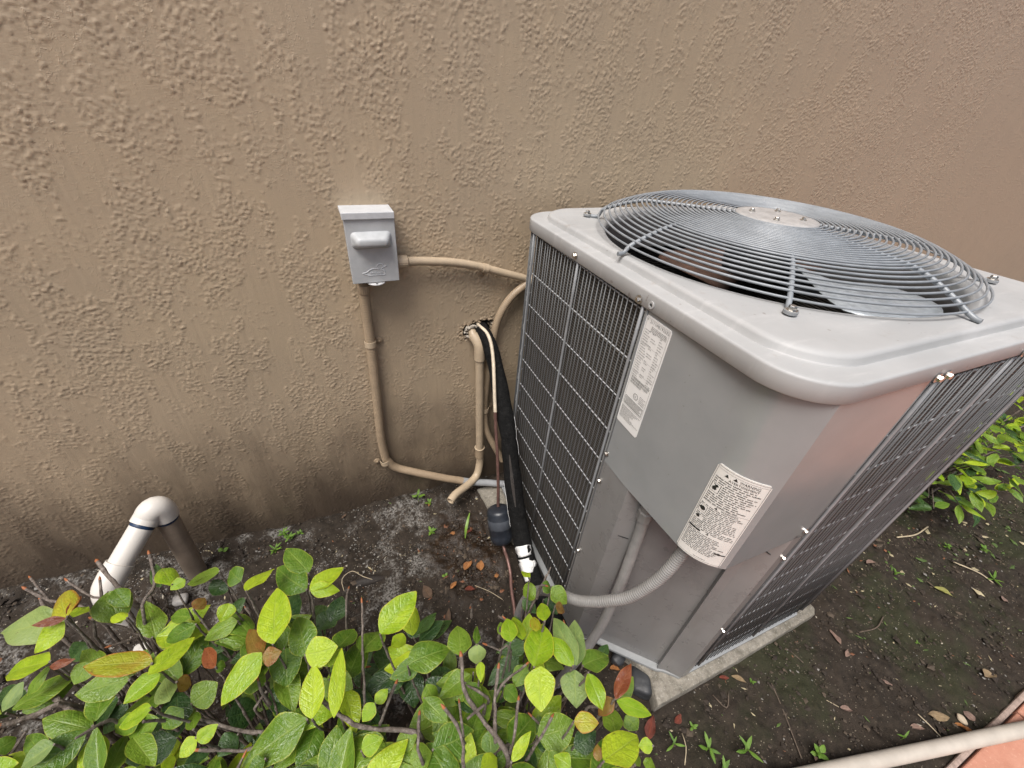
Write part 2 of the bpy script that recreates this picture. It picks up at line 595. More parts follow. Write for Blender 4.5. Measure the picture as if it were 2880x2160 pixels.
t = NT('grey cabinet paint')
c = t.coord('Object')
base = t.ramp(t.noise(c, 7, 5), [(0.3, (0.250, 0.260, 0.262)), (0.7, (0.290, 0.299, 0.300))])
stain = t.smooth(t.noise(t.mapping(c, (6, 6, 1.2)), 3, 6, 0.65), 0.56, 0.75)
base = t.mix(t.math('MULTIPLY', stain, 0.35), base, (0.25, 0.235, 0.22))
fleck = t.smooth(t.noise(c, 70, 3), 0.70, 0.76)
base = t.mix(t.math('MULTIPLY', fleck, 0.35), base, (0.14, 0.13, 0.12))
t.p(base=base, rough=t.ramp(t.noise(c, 18, 4), [(0.3, 0.11), (0.75, 0.17)]), spec=0.55, normal=t.bump(t.noise(c, 900, 2), 0.05, 0.0006))
PAINT = t.mat
t = NT('shaded lower panel paint')  # darker copy of the cabinet paint, with the recess's shade in its colour
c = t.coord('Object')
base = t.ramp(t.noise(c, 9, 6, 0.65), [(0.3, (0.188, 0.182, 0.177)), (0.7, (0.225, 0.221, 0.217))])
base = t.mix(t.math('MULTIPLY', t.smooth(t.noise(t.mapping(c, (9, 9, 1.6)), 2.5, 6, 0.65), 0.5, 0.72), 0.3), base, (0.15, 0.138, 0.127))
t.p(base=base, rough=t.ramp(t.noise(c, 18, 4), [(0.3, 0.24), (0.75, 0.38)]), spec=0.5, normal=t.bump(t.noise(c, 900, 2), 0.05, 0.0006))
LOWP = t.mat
t = NT('weathered lid paint')
c = t.coord('Object')
base = t.ramp(t.noise(c, 6, 6, 0.6), [(0.3, (0.345, 0.350, 0.350)), (0.7, (0.415, 0.418, 0.417))])
chalk = t.smooth(t.noise(t.mapping(c, (5, 30, 5), rot=(0, 0, 0.5)), 1.0, 6, 0.65), 0.52, 0.7)
base = t.mix(t.math('MULTIPLY', chalk, 0.5), base, (0.50, 0.497, 0.495))
soil_ = t.smooth(t.noise(c, 26, 6, 0.7), 0.58, 0.74)
base = t.mix(t.math('MULTIPLY', soil_, 0.5), base, (0.30, 0.272, 0.245))
base = t.mix(t.math('MULTIPLY', t.smooth(t.noise(c, 55, 2), 0.71, 0.75), 0.5), base, (0.16, 0.13, 0.11))
t.p(base=base, rough=t.ramp(t.noise(c, 20, 4), [(0.3, 0.45), (0.75, 0.62)]), spec=0.5, normal=t.bump(t.noise(c, 700, 2), 0.06, 0.0006))
LIDP = t.mat
WIRE = simple('grey coated wire', (0.115, 0.12, 0.124), 0.45, var=0.15, scale=40)
CROSSW = simple('top lit cross wire', (0.42, 0.43, 0.44), 0.3, var=0.15, scale=40)  # paler than the uprights: light from above is put into the colour
ROD = simple('grey coated rod', (0.24, 0.25, 0.26), 0.35, var=0.15, scale=40)
GUARDW = simple('fan guard wire', (0.235, 0.255, 0.275), 0.36, var=0.2, scale=30)
STEEL = simple('zinc screw', (0.62, 0.60, 0.56), 0.28, metal=1.0, var=0.3, scale=300)
GALV = simple('galvanised sheet', (0.50, 0.545, 0.58), 0.42, metal=0.25, var=0.22, scale=60)
DARKM = simple('dark sheet', (0.03, 0.028, 0.027), 0.6, var=0.3)
BLACKR = simple('black rubber', (0.012, 0.012, 0.012), 0.5, var=0.3)
t = NT('condenser coil fins')
c = t.coord('Object')
sep = t.n('ShaderNodeSeparateXYZ')
t.set(sep.inputs[0], c)
su = t.math('ADD', sep.outputs[0], sep.outputs[1])
v1 = t.math('SINE', t.math('MULTIPLY', su, 2 * PI / 0.0024))
rowz = t.math('MULTIPLY', sep.outputs[2], 1 / 0.0075)
rf = t.math('FRACT', rowz)
slot = t.math('MULTIPLY', t.smooth(rf, 0.12, 0.3), t.math('SUBTRACT', 1.0, t.smooth(rf, 0.72, 0.92)))
dirtn = t.noise(t.mapping(c, (1, 1, 0.4)), 16, 5)
base = t.mix(slot, (0.150, 0.136, 0.118), (0.026, 0.024, 0.022))
base = t.mix(t.math('MULTIPLY', t.smooth(dirtn, 0.45, 0.7), 0.35), base, (0.075, 0.060, 0.048))
hb = t.math('ADD', t.math('MULTIPLY', v1, 0.25), t.math('MULTIPLY', slot, -1.0))
t.p(base=base, rough=0.55, metal=0.0, spec=0.35, normal=t.bump(hb, 0.7, 0.002))
COIL = t.mat

unit = thing('air_conditioner', 'large grey outdoor air conditioner with wire grilles and round fan guard on top', 'air conditioner', UBASE, TH)

XL, XR, YF, YB = -0.06, 9.12, -0.06, 9.32      # lid outline
CX, CY = 4.5, 4.74                              # fan axis


def tilt(t_):
    return -0.018 * (t_ - 1.5)


def rrect(inset, rad, z, nc=14, ns=18):
    x0, x1, y0, y1 = XL + inset, XR - inset, YF + inset, YB - inset
    pts = []
    cs = [(x0 + rad, y0 + rad, PI), (x1 - rad, y0 + rad, 1.5 * PI), (x1 - rad, y1 - rad, 0.0), (x0 + rad, y1 - rad, 0.5 * PI)]
    for q in range(4):
        cx, cy, a0 = cs[q]
        for k in range(nc + 1):
            a = a0 + 0.5 * PI * k / nc
            pts.append((cx + rad * math.cos(a), cy + rad * math.sin(a)))
        nx_, ny_, na = cs[(q + 1) % 4]
        p = pts[-1]
        e = (nx_ + rad * math.cos(na), ny_ + rad * math.sin(na))
        for k in range(1, ns):
            f = k / ns
            pts.append((p[0] + (e[0] - p[0]) * f, p[1] + (e[1] - p[1]) * f))
    return [(p[0], p[1], z) for p in pts]


RO = 3.86
prof = [(0.06, 0.30, 0.92), (0.015, 0.27, 0.95), (0.0, 0.29, 0.96), (0.0, 0.563, 0.96), (0.004, 0.583, 0.96), (0.014, 0.599, 0.962), (0.030, 0.608, 0.965),
        (0.06, 0.613, 0.97), (0.315, 0.620, 1.02), (0.330, 0.618, 1.03), (0.342, 0.640, 1.03), (0.352, 0.715, 1.04), (0.368, 0.752, 1.05), (0.405, 0.774, 1.06), (0.46, 0.779, 1.06), (0.52, 0.778, 1.06)]
rings = [rrect(i, r, z) for i, z, r in prof]
base_ring = rings[-1]
angs = [math.atan2(p[1] - CY, p[0] - CX) for p in base_ring]
# skirts of the opening, turned down smoothly
for f in (0.35, 0.7):
    rings.append([(p[0] + (CX + (RO + 0.16) * math.cos(a) - p[0]) * f, p[1] + (CY + (RO + 0.16) * math.sin(a) - p[1]) * f, 0.778) for p, a in zip(base_ring, angs)])
for rr, z in ((RO + 0.16, 0.778), (RO + 0.07, 0.765), (RO + 0.02, 0.73), (RO, 0.67), (RO, 0.45)):
    rings.append([(CX + rr * math.cos(a), CY + rr * math.sin(a), z) for a in angs])
nr = len(base_ring)
lid = MB()
vs = [L(p[0], p[1], p[2] + tilt(p[1])) for r in rings for p in r]
fs = [(i * nr + k, i * nr + (k + 1) % nr, (i + 1) * nr + (k + 1) % nr, (i + 1) * nr + k) for i in range(len(rings) - 1) for k in range(nr)]
lid.add(vs, fs)
lid.obj('lid', LIDP, unit, smooth=True, angle=60)

# fan barrel below the opening
sh = MB()
sh.lathe([(RO * 0.1 + 0.006, -0.055), (RO * 0.1 - 0.002, -0.01), (RO * 0.1, 0.045)], Matrix.Translation(L(CX, CY, 0.0)), 64, caps=False)
sh.obj('fan_shroud', simple('shroud paint', (0.17, 0.162, 0.157), 0.5, var=0.2, scale=8), unit, smooth=True)
fl = MB()
fl.prism([(p[0] * 0.1, p[1] * 0.1) for p in [(3.2, 0.4), (8.7, 0.4), (8.7, 8.9), (0.4, 8.9), (0.4, 3.4)]], (-4.2 - ZB) * 0.1, (-4.1 - ZB) * 0.1)
fl.obj('inner_deck', DARKM, unit)

# screws
scr = MB()
scr.lathe([(0.0075, 0.0), (0.0075, 0.0012), (0.0052, 0.0016)], None, 14)
scr.lathe([(0.0048, 0.0014), (0.0048, 0.0052), (0.0040, 0.0062)], None, 6)
SCREW = scr.mesh('screw', smooth=True, angle=35)
SCREW.materials.append(STEEL)


def screw(parent, loc, nrm, s=1.0, name='screw'):
    o = link(name, SCREW, parent)
    o.matrix_local = at(loc, nrm) @ Matrix.Rotation(random.random() * 3, 4, 'Z') @ Matrix.Scale(s, 4)
    return o


for tt in (5.957, 3.50):
    screw(unit, L(-0.07, tt, 0.33), (-1, 0, 0), 1.15)
for ss in (2.80, 3.06, 5.50):
    screw(unit, L(ss, -0.07, 0.36), (0, -1, 0), 1.1)
gm = MB()
gm.lathe([(0.0036, 0.0), (0.0075, 0.0), (0.0075, 0.002), (0.0036, 0.002), (0.0036, 0.0)], at(L(-0.065, 3.15, 0.37), (-1, 0, 0)), 16, caps=False)
gm.lathe([(0.0037, 0.0004), (0.0001, 0.0004)], at(L(-0.065, 3.15, 0.37), (-1, 0, 0)), 16, mi=1, caps=False)
gm.obj('empty_screw_hole', [LIDP, BLACKR], unit, smooth=True)

# fan guard: dome of rings on eight spokes
def dome(r):
    """height of the guard at radius r (tenths)"""
    if r < 3.0:
        return 1.385 - 0.065 * (r / 3.0) ** 2
    u = min(1, (r - 3.0) / 1.10)
    return 1.32 - 0.40 * (0.75 * u ** 1.25 + 0.25 * u * u)


def ring_mb(r, z, w):
    return MB().tube([L(CX + r * math.cos(2 * PI * k / 120), CY + r * math.sin(2 * PI * k / 120), z) for k in range(120)], w, 7, closed=True)


guard = ring_mb(4.10, dome(4.10), 0.0022).obj('fan_guard', GUARDW, unit, smooth=True, angle=None)
rads = [0.98 + 0.119 * k for k in range(18)] + [3.11 + 0.124 * k for k in range(8)]
for r in rads:
    ring_mb(r, dome(r) + 0.03, 0.0024).obj('guard_ring', GUARDW, guard, smooth=True, angle=None)
for q in range(8):
    a = math.radians(45 * q)
    ca, sa = math.cos(a), math.sin(a)
    pl = [(r, dome(r) - 0.015) for r in (0.85, 1.5, 2.2, 2.8, 3.05, 3.3, 3.6, 3.9, 4.08)]
    if q % 2:
        pl += [(4.16, 0.86), (4.22, 0.83), (4.30, 0.82), (4.50, 0.82)]
    else:
        pl += [(4.17, 0.86), (4.26, 0.83), (4.33, 0.825)]
    pts = [L(CX + r * ca, CY + r * sa, z + (tilt(CY + r * sa) if r > 4.1 else 0)) for r, z in pl]
    sp = MB()
    sp.tube(spline(pts, 0.012), 0.0046, 9)
    so = sp.obj('spoke', GUARDW, guard, smooth=True, angle=50)
    if q % 2:
        pb = L(CX + 4.47 * ca, CY + 4.47 * sa, 0.85 + tilt(CY + 4.47 * sa))
        pd = MB().lathe([(0.0115, -0.004), (0.0115, 0.001), (0.010, 0.0015)], Matrix.Translation(pb), 16)
        pd.obj('washer', ROD, so, smooth=True)
        screw(so, pb + Vector((0, 0, 0.001)), (0, 0, 1), 1.35)
hub = MB().lathe([(0.090, 0.0), (0.092, 0.002), (0.090, 0.0045), (0.075, 0.0062), (0.05, 0.0055), (0.035, 0.0065), (0.0, 0.007)],
                 Matrix.Translation(L(CX, CY, 1.375)), 40, caps=False)
hubo = hub.obj('hub_plate', simple('hub plate', (0.36, 0.352, 0.345), 0.42, var=0.25, scale=40), guard, smooth=True, angle=None)
for q in range(4):
    a = math.radians(38 + 90 * q)
    screw(hubo, L(CX + 0.55 * math.cos(a), CY + 0.55 * math.sin(a), 1.435), (0, 0, 1), 1.0)

# fan below the guard
fan = MB().lathe([(0.03, 0.0), (0.075, 0.004), (0.08, 0.02), (0.08, 0.125), (0.03, 0.135)], Matrix.Translation(L(CX, CY, 0.03)), 28).obj('fan', DARKM, unit, smooth=True)
for q in range(2):
    a0 = math.radians((-70, 48)[q])
    b = MB()
    na, nrr = 14, 8
    vs = []
    for i in range(nrr + 1):
        rr = 0.7 + 2.95 * i / nrr
        half = math.radians(30 + 15 * math.sin(i / nrr * 2.2)) * (1 - 0.12 * (i == nrr))
        for k in range(na + 1):
            f = k / na * 2 - 1
            a = a0 + half * f
            pitch = 0.46 * (1 - 0.35 * i / nrr)
            vs.append(L(CX + rr * math.cos(a), CY + rr * math.sin(a), (0.30 if q == 0 else -0.45) - pitch * f * 0.8 + 0.10 * (1 - f * f)))
    fs = [(i * (na + 1) + k, i * (na + 1) + k + 1, (i + 1) * (na + 1) + k + 1, (i + 1) * (na + 1) + k) for i in range(nrr) for k in range(na)]
    b.add(vs, fs)
    bo = b.obj('fan_blade', (GALV, simple('shaded brown blade', (0.10, 0.055, 0.038), 0.6, var=0.35, scale=30))[q], fan, smooth=True, angle=None)  # second blade is brown because its shade is put into the colour
    sm = bo.modifiers.new('thickness', 'SOLIDIFY')
    sm.thickness = 0.0018
    arm = MB()
    arm.box((0, -0.022, -0.003), (0.155, 0.022, 0.0), M=Matrix.Translation(L(CX, CY, 0.075)) @ Matrix.Rotation(a0, 4, 'Z'))
    arm.obj('blade_arm', GALV, fan, bevel=0.001)

# coil behind the grilles: left face round the rear corner, right face round to the front
def wrap(path, step):
    """points every step along a polyline"""
    P = [Vector((p[0], p[1])) for p in path]
    Ls = [0.0]
    for a, b in zip(P, P[1:]):
        Ls.append(Ls[-1] + (b - a).length)
    out = []
    n = int(Ls[-1] / step)
    for k in range(n + 1):
        d = k * step
        i = max(j for j in range(len(P) - 1) if Ls[j] <= d + 1e-9)
        f = (d - Ls[i]) / (Ls[i + 1] - Ls[i])
        out.append(P[i].lerp(P[i + 1], f))
    return out, Ls[-1]


def corner(cx, cy, r, a0, a1, n=8):
    return [(cx + r * math.cos(a0 + (a1 - a0) * k / n), cy + r * math.sin(a0 + (a1 - a0) * k / n)) for k in range(n + 1)]


def inset_paths(d):
    left = [(d, 3.30)] + corner(0.95, 8.30, 0.95 - d, PI, PI / 2) + [(4.5, 9.25 - d)]
    front = [(2.93, d)] + corner(8.10, 0.95, 0.95 - d, -PI / 2, 0) + [(9.05 - d, 5.0)] + corner(8.10, 8.30, 0.95 - d, 0, PI / 2) + [(4.5, 9.25 - d)]
    return left, front


for pth in inset_paths(0.17):
    m = MB()
    vs = []
    for p in pth:
        vs += [L(p[0], p[1], -11.2), L(p[0], p[1], 0.26)]
    m.add(vs, [(2 * k, 2 * k + 1, 2 * k + 3, 2 * k + 2) for k in range(len(pth) - 1)])
    m.obj('coil', COIL, unit, smooth=True, angle=60)


def grille(path, rods, start):
    g = None
    pts, tot = wrap(path, 0.1556)
    lim = 6.2
    # horizontal wires lie behind the upright ones
    hp, _ = wrap([(p[0], p[1]) for p in path], 0.12)
    off = []
    for i, p in enumerate(hp):
        a, b = hp[max(0, i - 1)], hp[min(len(hp) - 1, i + 1)]
        tdir = (b - a).normalized()
        nin = Vector((-tdir.y, tdir.x))
        cen = Vector((4.5, 4.7)) - p
        if nin.dot(cen) < 0:
            nin = -nin
        off.append((p, nin))
    for k in range(11):
        z = 0.1265 if k == 0 else -float(k)
        m = MB().tube([L(p.x + n.x * 0.036, p.y + n.y * 0.036, z) for p, n in off], 0.00155, 6)
        if g is None:
            g = m.obj('coil_grille', CROSSW, unit, smooth=True, angle=None)
        else:
            m.obj('cross_wire', CROSSW, g, smooth=True, angle=None)
    wm = MB().tube([(0, 0, 0), (0, 0, 0.4), (0, 0, 0.8), (0, 0, 1.075 + 0.0205)], 0.00135, 6).mesh('grille_wire', smooth=True)
    wm.materials.append(WIRE)
    for i, p in enumerate(pts):
        d = i * 0.1556
        if any(abs(d - r) < 0.07 for r in rods):
            continue
        o = link('grille_wire', wm, g)
        o.location = L(p.x, p.y, -10.72 + random.uniform(-0.03, 0.03))
        o.rotation_euler = (random.gauss(0, 0.0007), random.gauss(0, 0.0007), random.random() * 6)
    rm = MB().tube([(0, 0, 0), (0, 0, 0.5), (0, 0, 1.0), (0, 0, 1.078 + 0.024)], 0.0036, 8).mesh('grille_rod', smooth=True)
    rm.materials.append(ROD)
    for r in rods:
        acc = 0
        for a, b in zip(path, path[1:]):
            l = math.hypot(b[0] - a[0], b[1] - a[1])
            if acc + l >= r:
                f = (r - acc) / l
                o = link('grille_rod', rm, g)
                o.location = L(a[0] + (b[0] - a[0]) * f, a[1] + (b[1] - a[1]) * f, -10.78)
                break
            acc += l
    return g


lp = [(-0.005, 3.25)] + corner(0.95, 8.30, 0.955, PI, PI / 2) + [(3.2, 9.255)]
grille(lp, [0.155, 2.645, 5.1], 0)
fp = [(2.96, -0.005)] + corner(8.10, 0.95, 0.955, -PI / 2, 0) + [(9.055, 4.5)]
grille(fp, [0.154, 2.547, 4.95], 0)

# cabinet: control cover at the near corner, recessed corner panel under it, base pan
arc = [(0.14, 0.80), (0.148, 0.70), (0.170, 0.60), (0.205, 0.50), (0.250, 0.41), (0.305, 0.325), (0.370, 0.245), (0.440, 0.175), (0.515, 0.113), (0.600, 0.055), (0.69, 0.0)]
CPATH = [(0.0, 3.33), (0.0, 2.5)] + arc + [(2.93, 0.0)]
inner = [(2.93, 0.06), (0.72, 0.07)] + [(p[0] + 0.06, p[1] + 0.05) for p in arc[-2::-1]] + [(0.07, 2.5), (0.07, 3.33)]
cov_ = MB()
cov_.prism([(p[0] * 0.1, p[1] * 0.1) for p in CPATH + inner], (-3.83 - ZB) * 0.1, (0.42 - ZB) * 0.1)
cover = cov_.obj('control_cover', PAINT, unit, smooth=True, angle=17)
RPATH = [(0.0, 3.33), (0.025, 2.28), (0.47, 2.02), (0.60, 2.13), (2.17, 0.60), (2.06, 0.49), (2.27, 0.36), (2.62, 0.0), (2.93, 0.0)]


def offset_in(path, d):
    out = []
    for i, p in enumerate(path):
        a, b = Vector(path[max(0, i - 1)]), Vector(path[min(len(path) - 1, i + 1)])
        t_ = (b - a).normalized()
        out.append((p[0] - t_.y * d, p[1] + t_.x * d))
    return out


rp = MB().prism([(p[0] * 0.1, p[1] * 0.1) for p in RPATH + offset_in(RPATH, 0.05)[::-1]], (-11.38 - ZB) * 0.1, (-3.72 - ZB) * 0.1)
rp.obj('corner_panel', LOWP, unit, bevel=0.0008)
pan = MB().prism([(p[0] * 0.1, p[1] * 0.1) for p in [(0.01, 9.25), (0.01, 3.4), (0.03, 2.26), (0.45, 2.02), (2.02, 0.46), (2.24, 0.34), (2.60, 0.01), (8.1, 0.01), (9.05, 0.95), (9.05, 9.25)]],
                 0.0, 0.014)
pan.obj('base_pan', PAINT, unit, smooth=True, angle=25, bevel=0.002)
for p, n in [((-0.004, 3.217, -3.57), (-1, 0, 0)), ((-0.004, 3.19, -4.51), (-1, 0, 0)), ((2.84, -0.004, -3.62), (0, -1, 0)), ((2.835, -0.004, -4.62), (0, -1, 0)),
             ((-0.004, 3.19, -7.6), (-1, 0, 0)), ((2.84, -0.004, -8.2), (0, -1, 0))]:
    screw(unit, L(*p), n, 0.95)
# dark slots punched in the corner panel
for a, b in (((0.16, 2.195, -5.55), (0.40, 2.055, -5.62)), ((2.34, 0.27, -4.4), (2.5, 0.11, -4.5))):
    A, B = L(*a), L(*b)
    m = MB()
    m.tube([A, A.lerp(B, 0.5), B], [0.001, 0.0015, 0.001], 5)
    m.obj('slot', BLACKR, unit)

# ------------------------------------------------------------------ labels on the cabinet
_cl = [0.0]
for a, b in zip(CPATH, CPATH[1:]):
    _cl.append(_cl[-1] + math.hypot(b[0] - a[0], b[1] - a[1]))


def onpath(u, z, off):
    u = min(max(u, 0), _cl[-1] - 1e-6)
    i = max(j for j in range(len(CPATH) - 1) if _cl[j] <= u)
    f = (u - _cl[i]) / (_cl[i + 1] - _cl[i])

    def nrm(j):
        a, b = CPATH[max(0, j - 1)], CPATH[min(len(CPATH) - 1, j + 1)]
        d = Vector((b[0] - a[0], b[1] - a[1])).normalized()
        return Vector((d.y, -d.x))
    a, b = CPATH[i], CPATH[i + 1]
    n = nrm(i).lerp(nrm(i + 1), f)
    n = -n if n.dot(Vector((4.5, 4.7)) - Vector(a)) > 0 else n
    return L(a[0] + (b[0] - a[0]) * f + n.x * off, a[1] + (b[1] - a[1]) * f + n.y * off, z)


class Print:
    """flat print laid on the cover; x to the right 0..1 of the label's width, y down 0..1 of its height"""
    def __init__(self, u0, u1, z0, z1, off):
        self.a, self.off, self.m = (u0, u1, z0, z1), off, MB()

    def P(self, x, y):
        u0, u1, z0, z1 = self.a
        return onpath(u0 + (u1 - u0) * x, z0 + (z1 - z0) * y, self.off)

    def quad(self, x0, y0, x1, y1, n=1, skew=0.0):
        vs = []
        for k in range(n + 1):
            x = x0 + (x1 - x0) * k / n
            vs += [self.P(x, y0), self.P(x, y1)]
        self.m.add(vs, [(2 * k, 2 * k + 1, 2 * k + 3, 2 * k + 2) for k in range(n)])

    def words(self, x0, x1, y, h, rng, ragged=0.0, gap=0.014, wmin=0.03, wmax=0.11):
        x = x0
        end = x1 - ragged * rng.random() * (x1 - x0)
        while x < end - 0.01:
            w = min(wmin + (wmax - wmin) * rng.random(), end - x)
            # letters: little upright strokes hung in the word
            lx = x
            while lx < x + w:
                lw = 0.006 + 0.008 * rng.random()
                self.quad(lx, y + h * 0.25 * rng.random(), min(lx + lw, x + w), y + h * (0.8 + 0.2 * rng.random()))
                lx += lw + 0.0035
            x += w + gap

    def text(self, body, x, y, h, width=None):
        cu = bpy.data.curves.new('lettering', 'FONT')
        cu.body = body
        cu.resolution_u = 2
        o = bpy.data.objects.new('lettering', cu)
        COL.objects.link(o)
        dg = bpy.context.evaluated_depsgraph_get()
        me = bpy.data.meshes.new_from_object(o.evaluated_get(dg))
        u0, u1, z0, z1 = self.a
        co = [v.co.copy() for v in me.vertices]
        xs = [v.x for v in co]
        ys = [v.y for v in co]
        lw, lh = max(xs) - min(xs), max(ys)
        ky = h / lh
        kx = (width / lw) if width else ky * abs(z1 - z0) / abs(u1 - u0)
        self.m.add([self.P(x + (v.x - min(xs)) * kx, y + h - v.y * ky) for v in co], [tuple(p.vertices) for p in me.polygons])
        bpy.data.objects.remove(o)
        bpy.data.meshes.remove(me)

    def tri(self, x, y, w, h):
        self.m.add([self.P(x, y + h), self.P(x + w, y + h), self.P(x + w / 2, y)], [(0, 1, 2)])

    def blob(self, x, y, rx, ry, seed, n=14, spike=0.4):
        rg = random.Random(seed)
        vs = [self.P(x + rx * (1 - spike * rg.random()) * math.cos(2 * PI * k / n), y + ry * (1 - spike * rg.random()) * math.sin(2 * PI * k / n)) for k in range(n)]
        self.m.add(vs, [tuple(range(n))])

    def outline(self, x0, y0, x1, y1, w, hgt):
        self.quad(x0, y0, x1, y0 + hgt, 12)
        self.quad(x0, y1 - hgt, x1, y1, 12)
        self.quad(x0, y0, x0 + w, y1)
        self.quad(x1 - w, y0, x1, y1)


def sticker(u0, u1, z0, z1, rad, mat, name):
    m = MB()
    n = 24
    vs = []
    for k in range(n + 1):
        u = u0 + (u1 - u0) * k / n
        e = min(u - u0, u1 - u)
        c_ = rad - math.sqrt(max(0, rad * rad - (rad - e) ** 2)) if e < rad else 0.0
        vs += [onpath(u, z0 - c_, 0.012), onpath(u, z1 + c_, 0.012), onpath(u, z0 - c_, 0.002), onpath(u, z1 + c_, 0.002)]
    fs = []
    for k in range(n):
        a, b = 4 * k, 4 * k + 4
        fs += [(a, a + 1, b + 1, b), (a + 2, a, b, b + 2), (a + 1, a + 3, b + 3, b + 1)]
    fs += [(0, 2, 3, 1), (4 * n, 4 * n + 1, 4 * n + 3, 4 * n + 2)]
    m.add(vs, fs)
    return m.obj(name, mat, unit)


PAPER = simple('label film', (0.76, 0.76, 0.75), 0.35, var=0.06, scale=20)
PAPER2 = simple('yellowed label film', (0.70, 0.685, 0.65), 0.35, var=0.06, scale=20)
INK = simple('black ink', (0.02, 0.02, 0.02), 0.45, var=0.1)
GREYINK = simple('faded ink', (0.24, 0.24, 0.235), 0.5, var=0.2)

rg = random.Random(5)
LA = (0.085, 0.80, 0.14, -2.45)
plate = sticker(*LA, 0.05, PAPER, 'rating_plate')
p = Print(*LA, 0.018)
p.outline(0.06, 0.012, 0.96, 0.80, 0.008, 0.0015)
p.tri(0.08, 0.018, 0.05, 0.012)
y = 0.045
p.text('2111ME193332', 0.20, 0.020, 0.022, 0.74)
for y in np.arange(0.058, 0.092, 0.011):
    p.words(0.30, 0.92, y, 0.007, rg)
y = 0.10
row = 0
while y < 0.50:
    p.words(0.10, 0.30 + 0.1 * rg.random(), y, 0.008, rg, 0.3)
    if row % 3 != 1:
        p.words(0.40, 0.62, y, 0.008, rg, 0.6)
    p.words(0.70, 0.92, y + 0.003, 0.008, rg, 0.7)
    if row % 6 == 5:
        p.quad(0.07, y + 0.012, 0.95, y + 0.0135)
    y += 0.021
    row += 1
p.text('UL', 0.455, 0.655, 0.02, 0.09)
cx_, cy_ = 0.50, 0.665
ringv = []
for k in range(24):
    a = 2 * PI * k / 24
    for rr in (0.105, 0.085):
        ringv.append(p.P(cx_ + rr * math.cos(a), cy_ + rr * 0.27 * math.sin(a)))
p.m.add(ringv, [(2 * k, 2 * k + 1, (2 * k + 3) % 48, (2 * k + 2) % 48) for k in range(24)])
for y in (0.63, 0.645, 0.66, 0.675, 0.69):
    p.words(0.66, 0.93, y, 0.007, rg, 0.3)
tag(p.m.obj('printed_text', GREYINK, plate), kind='stuff')
p = Print(*LA, 0.018)
for y0, y1, x0, x1 in ((0.515, 0.535, 0.12, 0.9), (0.54, 0.56, 0.12, 0.85), (0.565, 0.58, 0.12, 0.6)):
    x = x0
    while x < x1:
        w = 0.008 + 0.03 * rg.random()
        p.quad(x, y0, x + w, y1)
        x += w + 0.006 + 0.012 * rg.random()
p.outline(0.10, 0.715, 0.92, 0.79, 0.02, 0.006)
for y in np.arange(0.725, 0.785, 0.0105):
    p.words(0.14, 0.90, y, 0.0085, rg, 0.15, 0.008)
for y in np.arange(0.815, 0.93, 0.0125):
    p.words(0.08, 0.95, y, 0.009, rg, 0.5)
tag(p.m.obj('printed_table', simple('grey ink', (0.30, 0.30, 0.29), 0.5, var=0.2), plate), kind='stuff')

LB = (2.553, 3.425, -1.43, -3.80)
warn = sticker(*LB, 0.06, PAPER2, 'warning_label')
p = Print(*LB, 0.018)
p.outline(0.025, 0.012, 0.975, 0.985, 0.006, 0.002)
p.quad(0.04, 0.032, 0.96, 0.0335, 12)
p.tri(0.20, 0.048, 0.085, 0.026)
p.tri(0.36, 0.040, 0.085, 0.026)
p.text('WARNING', 0.48, 0.045, 0.024, 0.36)
p.text('AVERTISSEMENT', 0.30, 0.078, 0.020, 0.55)
y = 0.108
rows = []
while y < 0.36:
    x0 = 0.06 if y < 0.16 or y > 0.265 else 0.27
    p.words(x0, 0.93, y, 0.0105, rg, 0.35, 0.025, 0.06, 0.17)
    y += 0.0205
p.outline(0.06, 0.17, 0.25, 0.255, 0.01, 0.002)
p.blob(0.14, 0.222, 0.06, 0.022, 3)
p.blob(0.17, 0.195, 0.045, 0.014, 5)
p.m.add([p.P(0.10, 0.18), p.P(0.12, 0.178), p.P(0.16, 0.20), p.P(0.15, 0.202)], [(0, 1, 2, 3)])
p.tri(0.32, 0.375, 0.07, 0.02)
p.text('WARNING', 0.45, 0.376, 0.019, 0.32)
p.quad(0.04, 0.368, 0.96, 0.3695, 12)
y = 0.402
while y < 0.66:
    x0 = 0.24 if (0.42 < y < 0.50) or (0.53 < y < 0.58) else 0.06
    p.words(x0, 0.93, y, 0.009, rg, 0.3, 0.022, 0.05, 0.14)
    y += 0.0180
p.blob(0.13, 0.455, 0.07, 0.03, 8, 16, 0.55)
p.outline(0.05, 0.42, 0.22, 0.495, 0.008, 0.002)
p.blob(0.12, 0.553, 0.05, 0.018, 9, 10)
p.quad(0.04, 0.672, 0.30, 0.690, 4)
p.tri(0.42, 0.665, 0.06, 0.018)
y = 0.70
while y < 0.90:
    p.words(0.06, 0.93, y, 0.009, rg, 0.35, 0.022, 0.05, 0.14)
    y += 0.0180
p.quad(0.74, 0.835, 0.96, 0.848, 3)
p.words(0.42, 0.66, 0.962, 0.006, rg)
tag(p.m.obj('printed_text', INK, warn), kind='stuff')

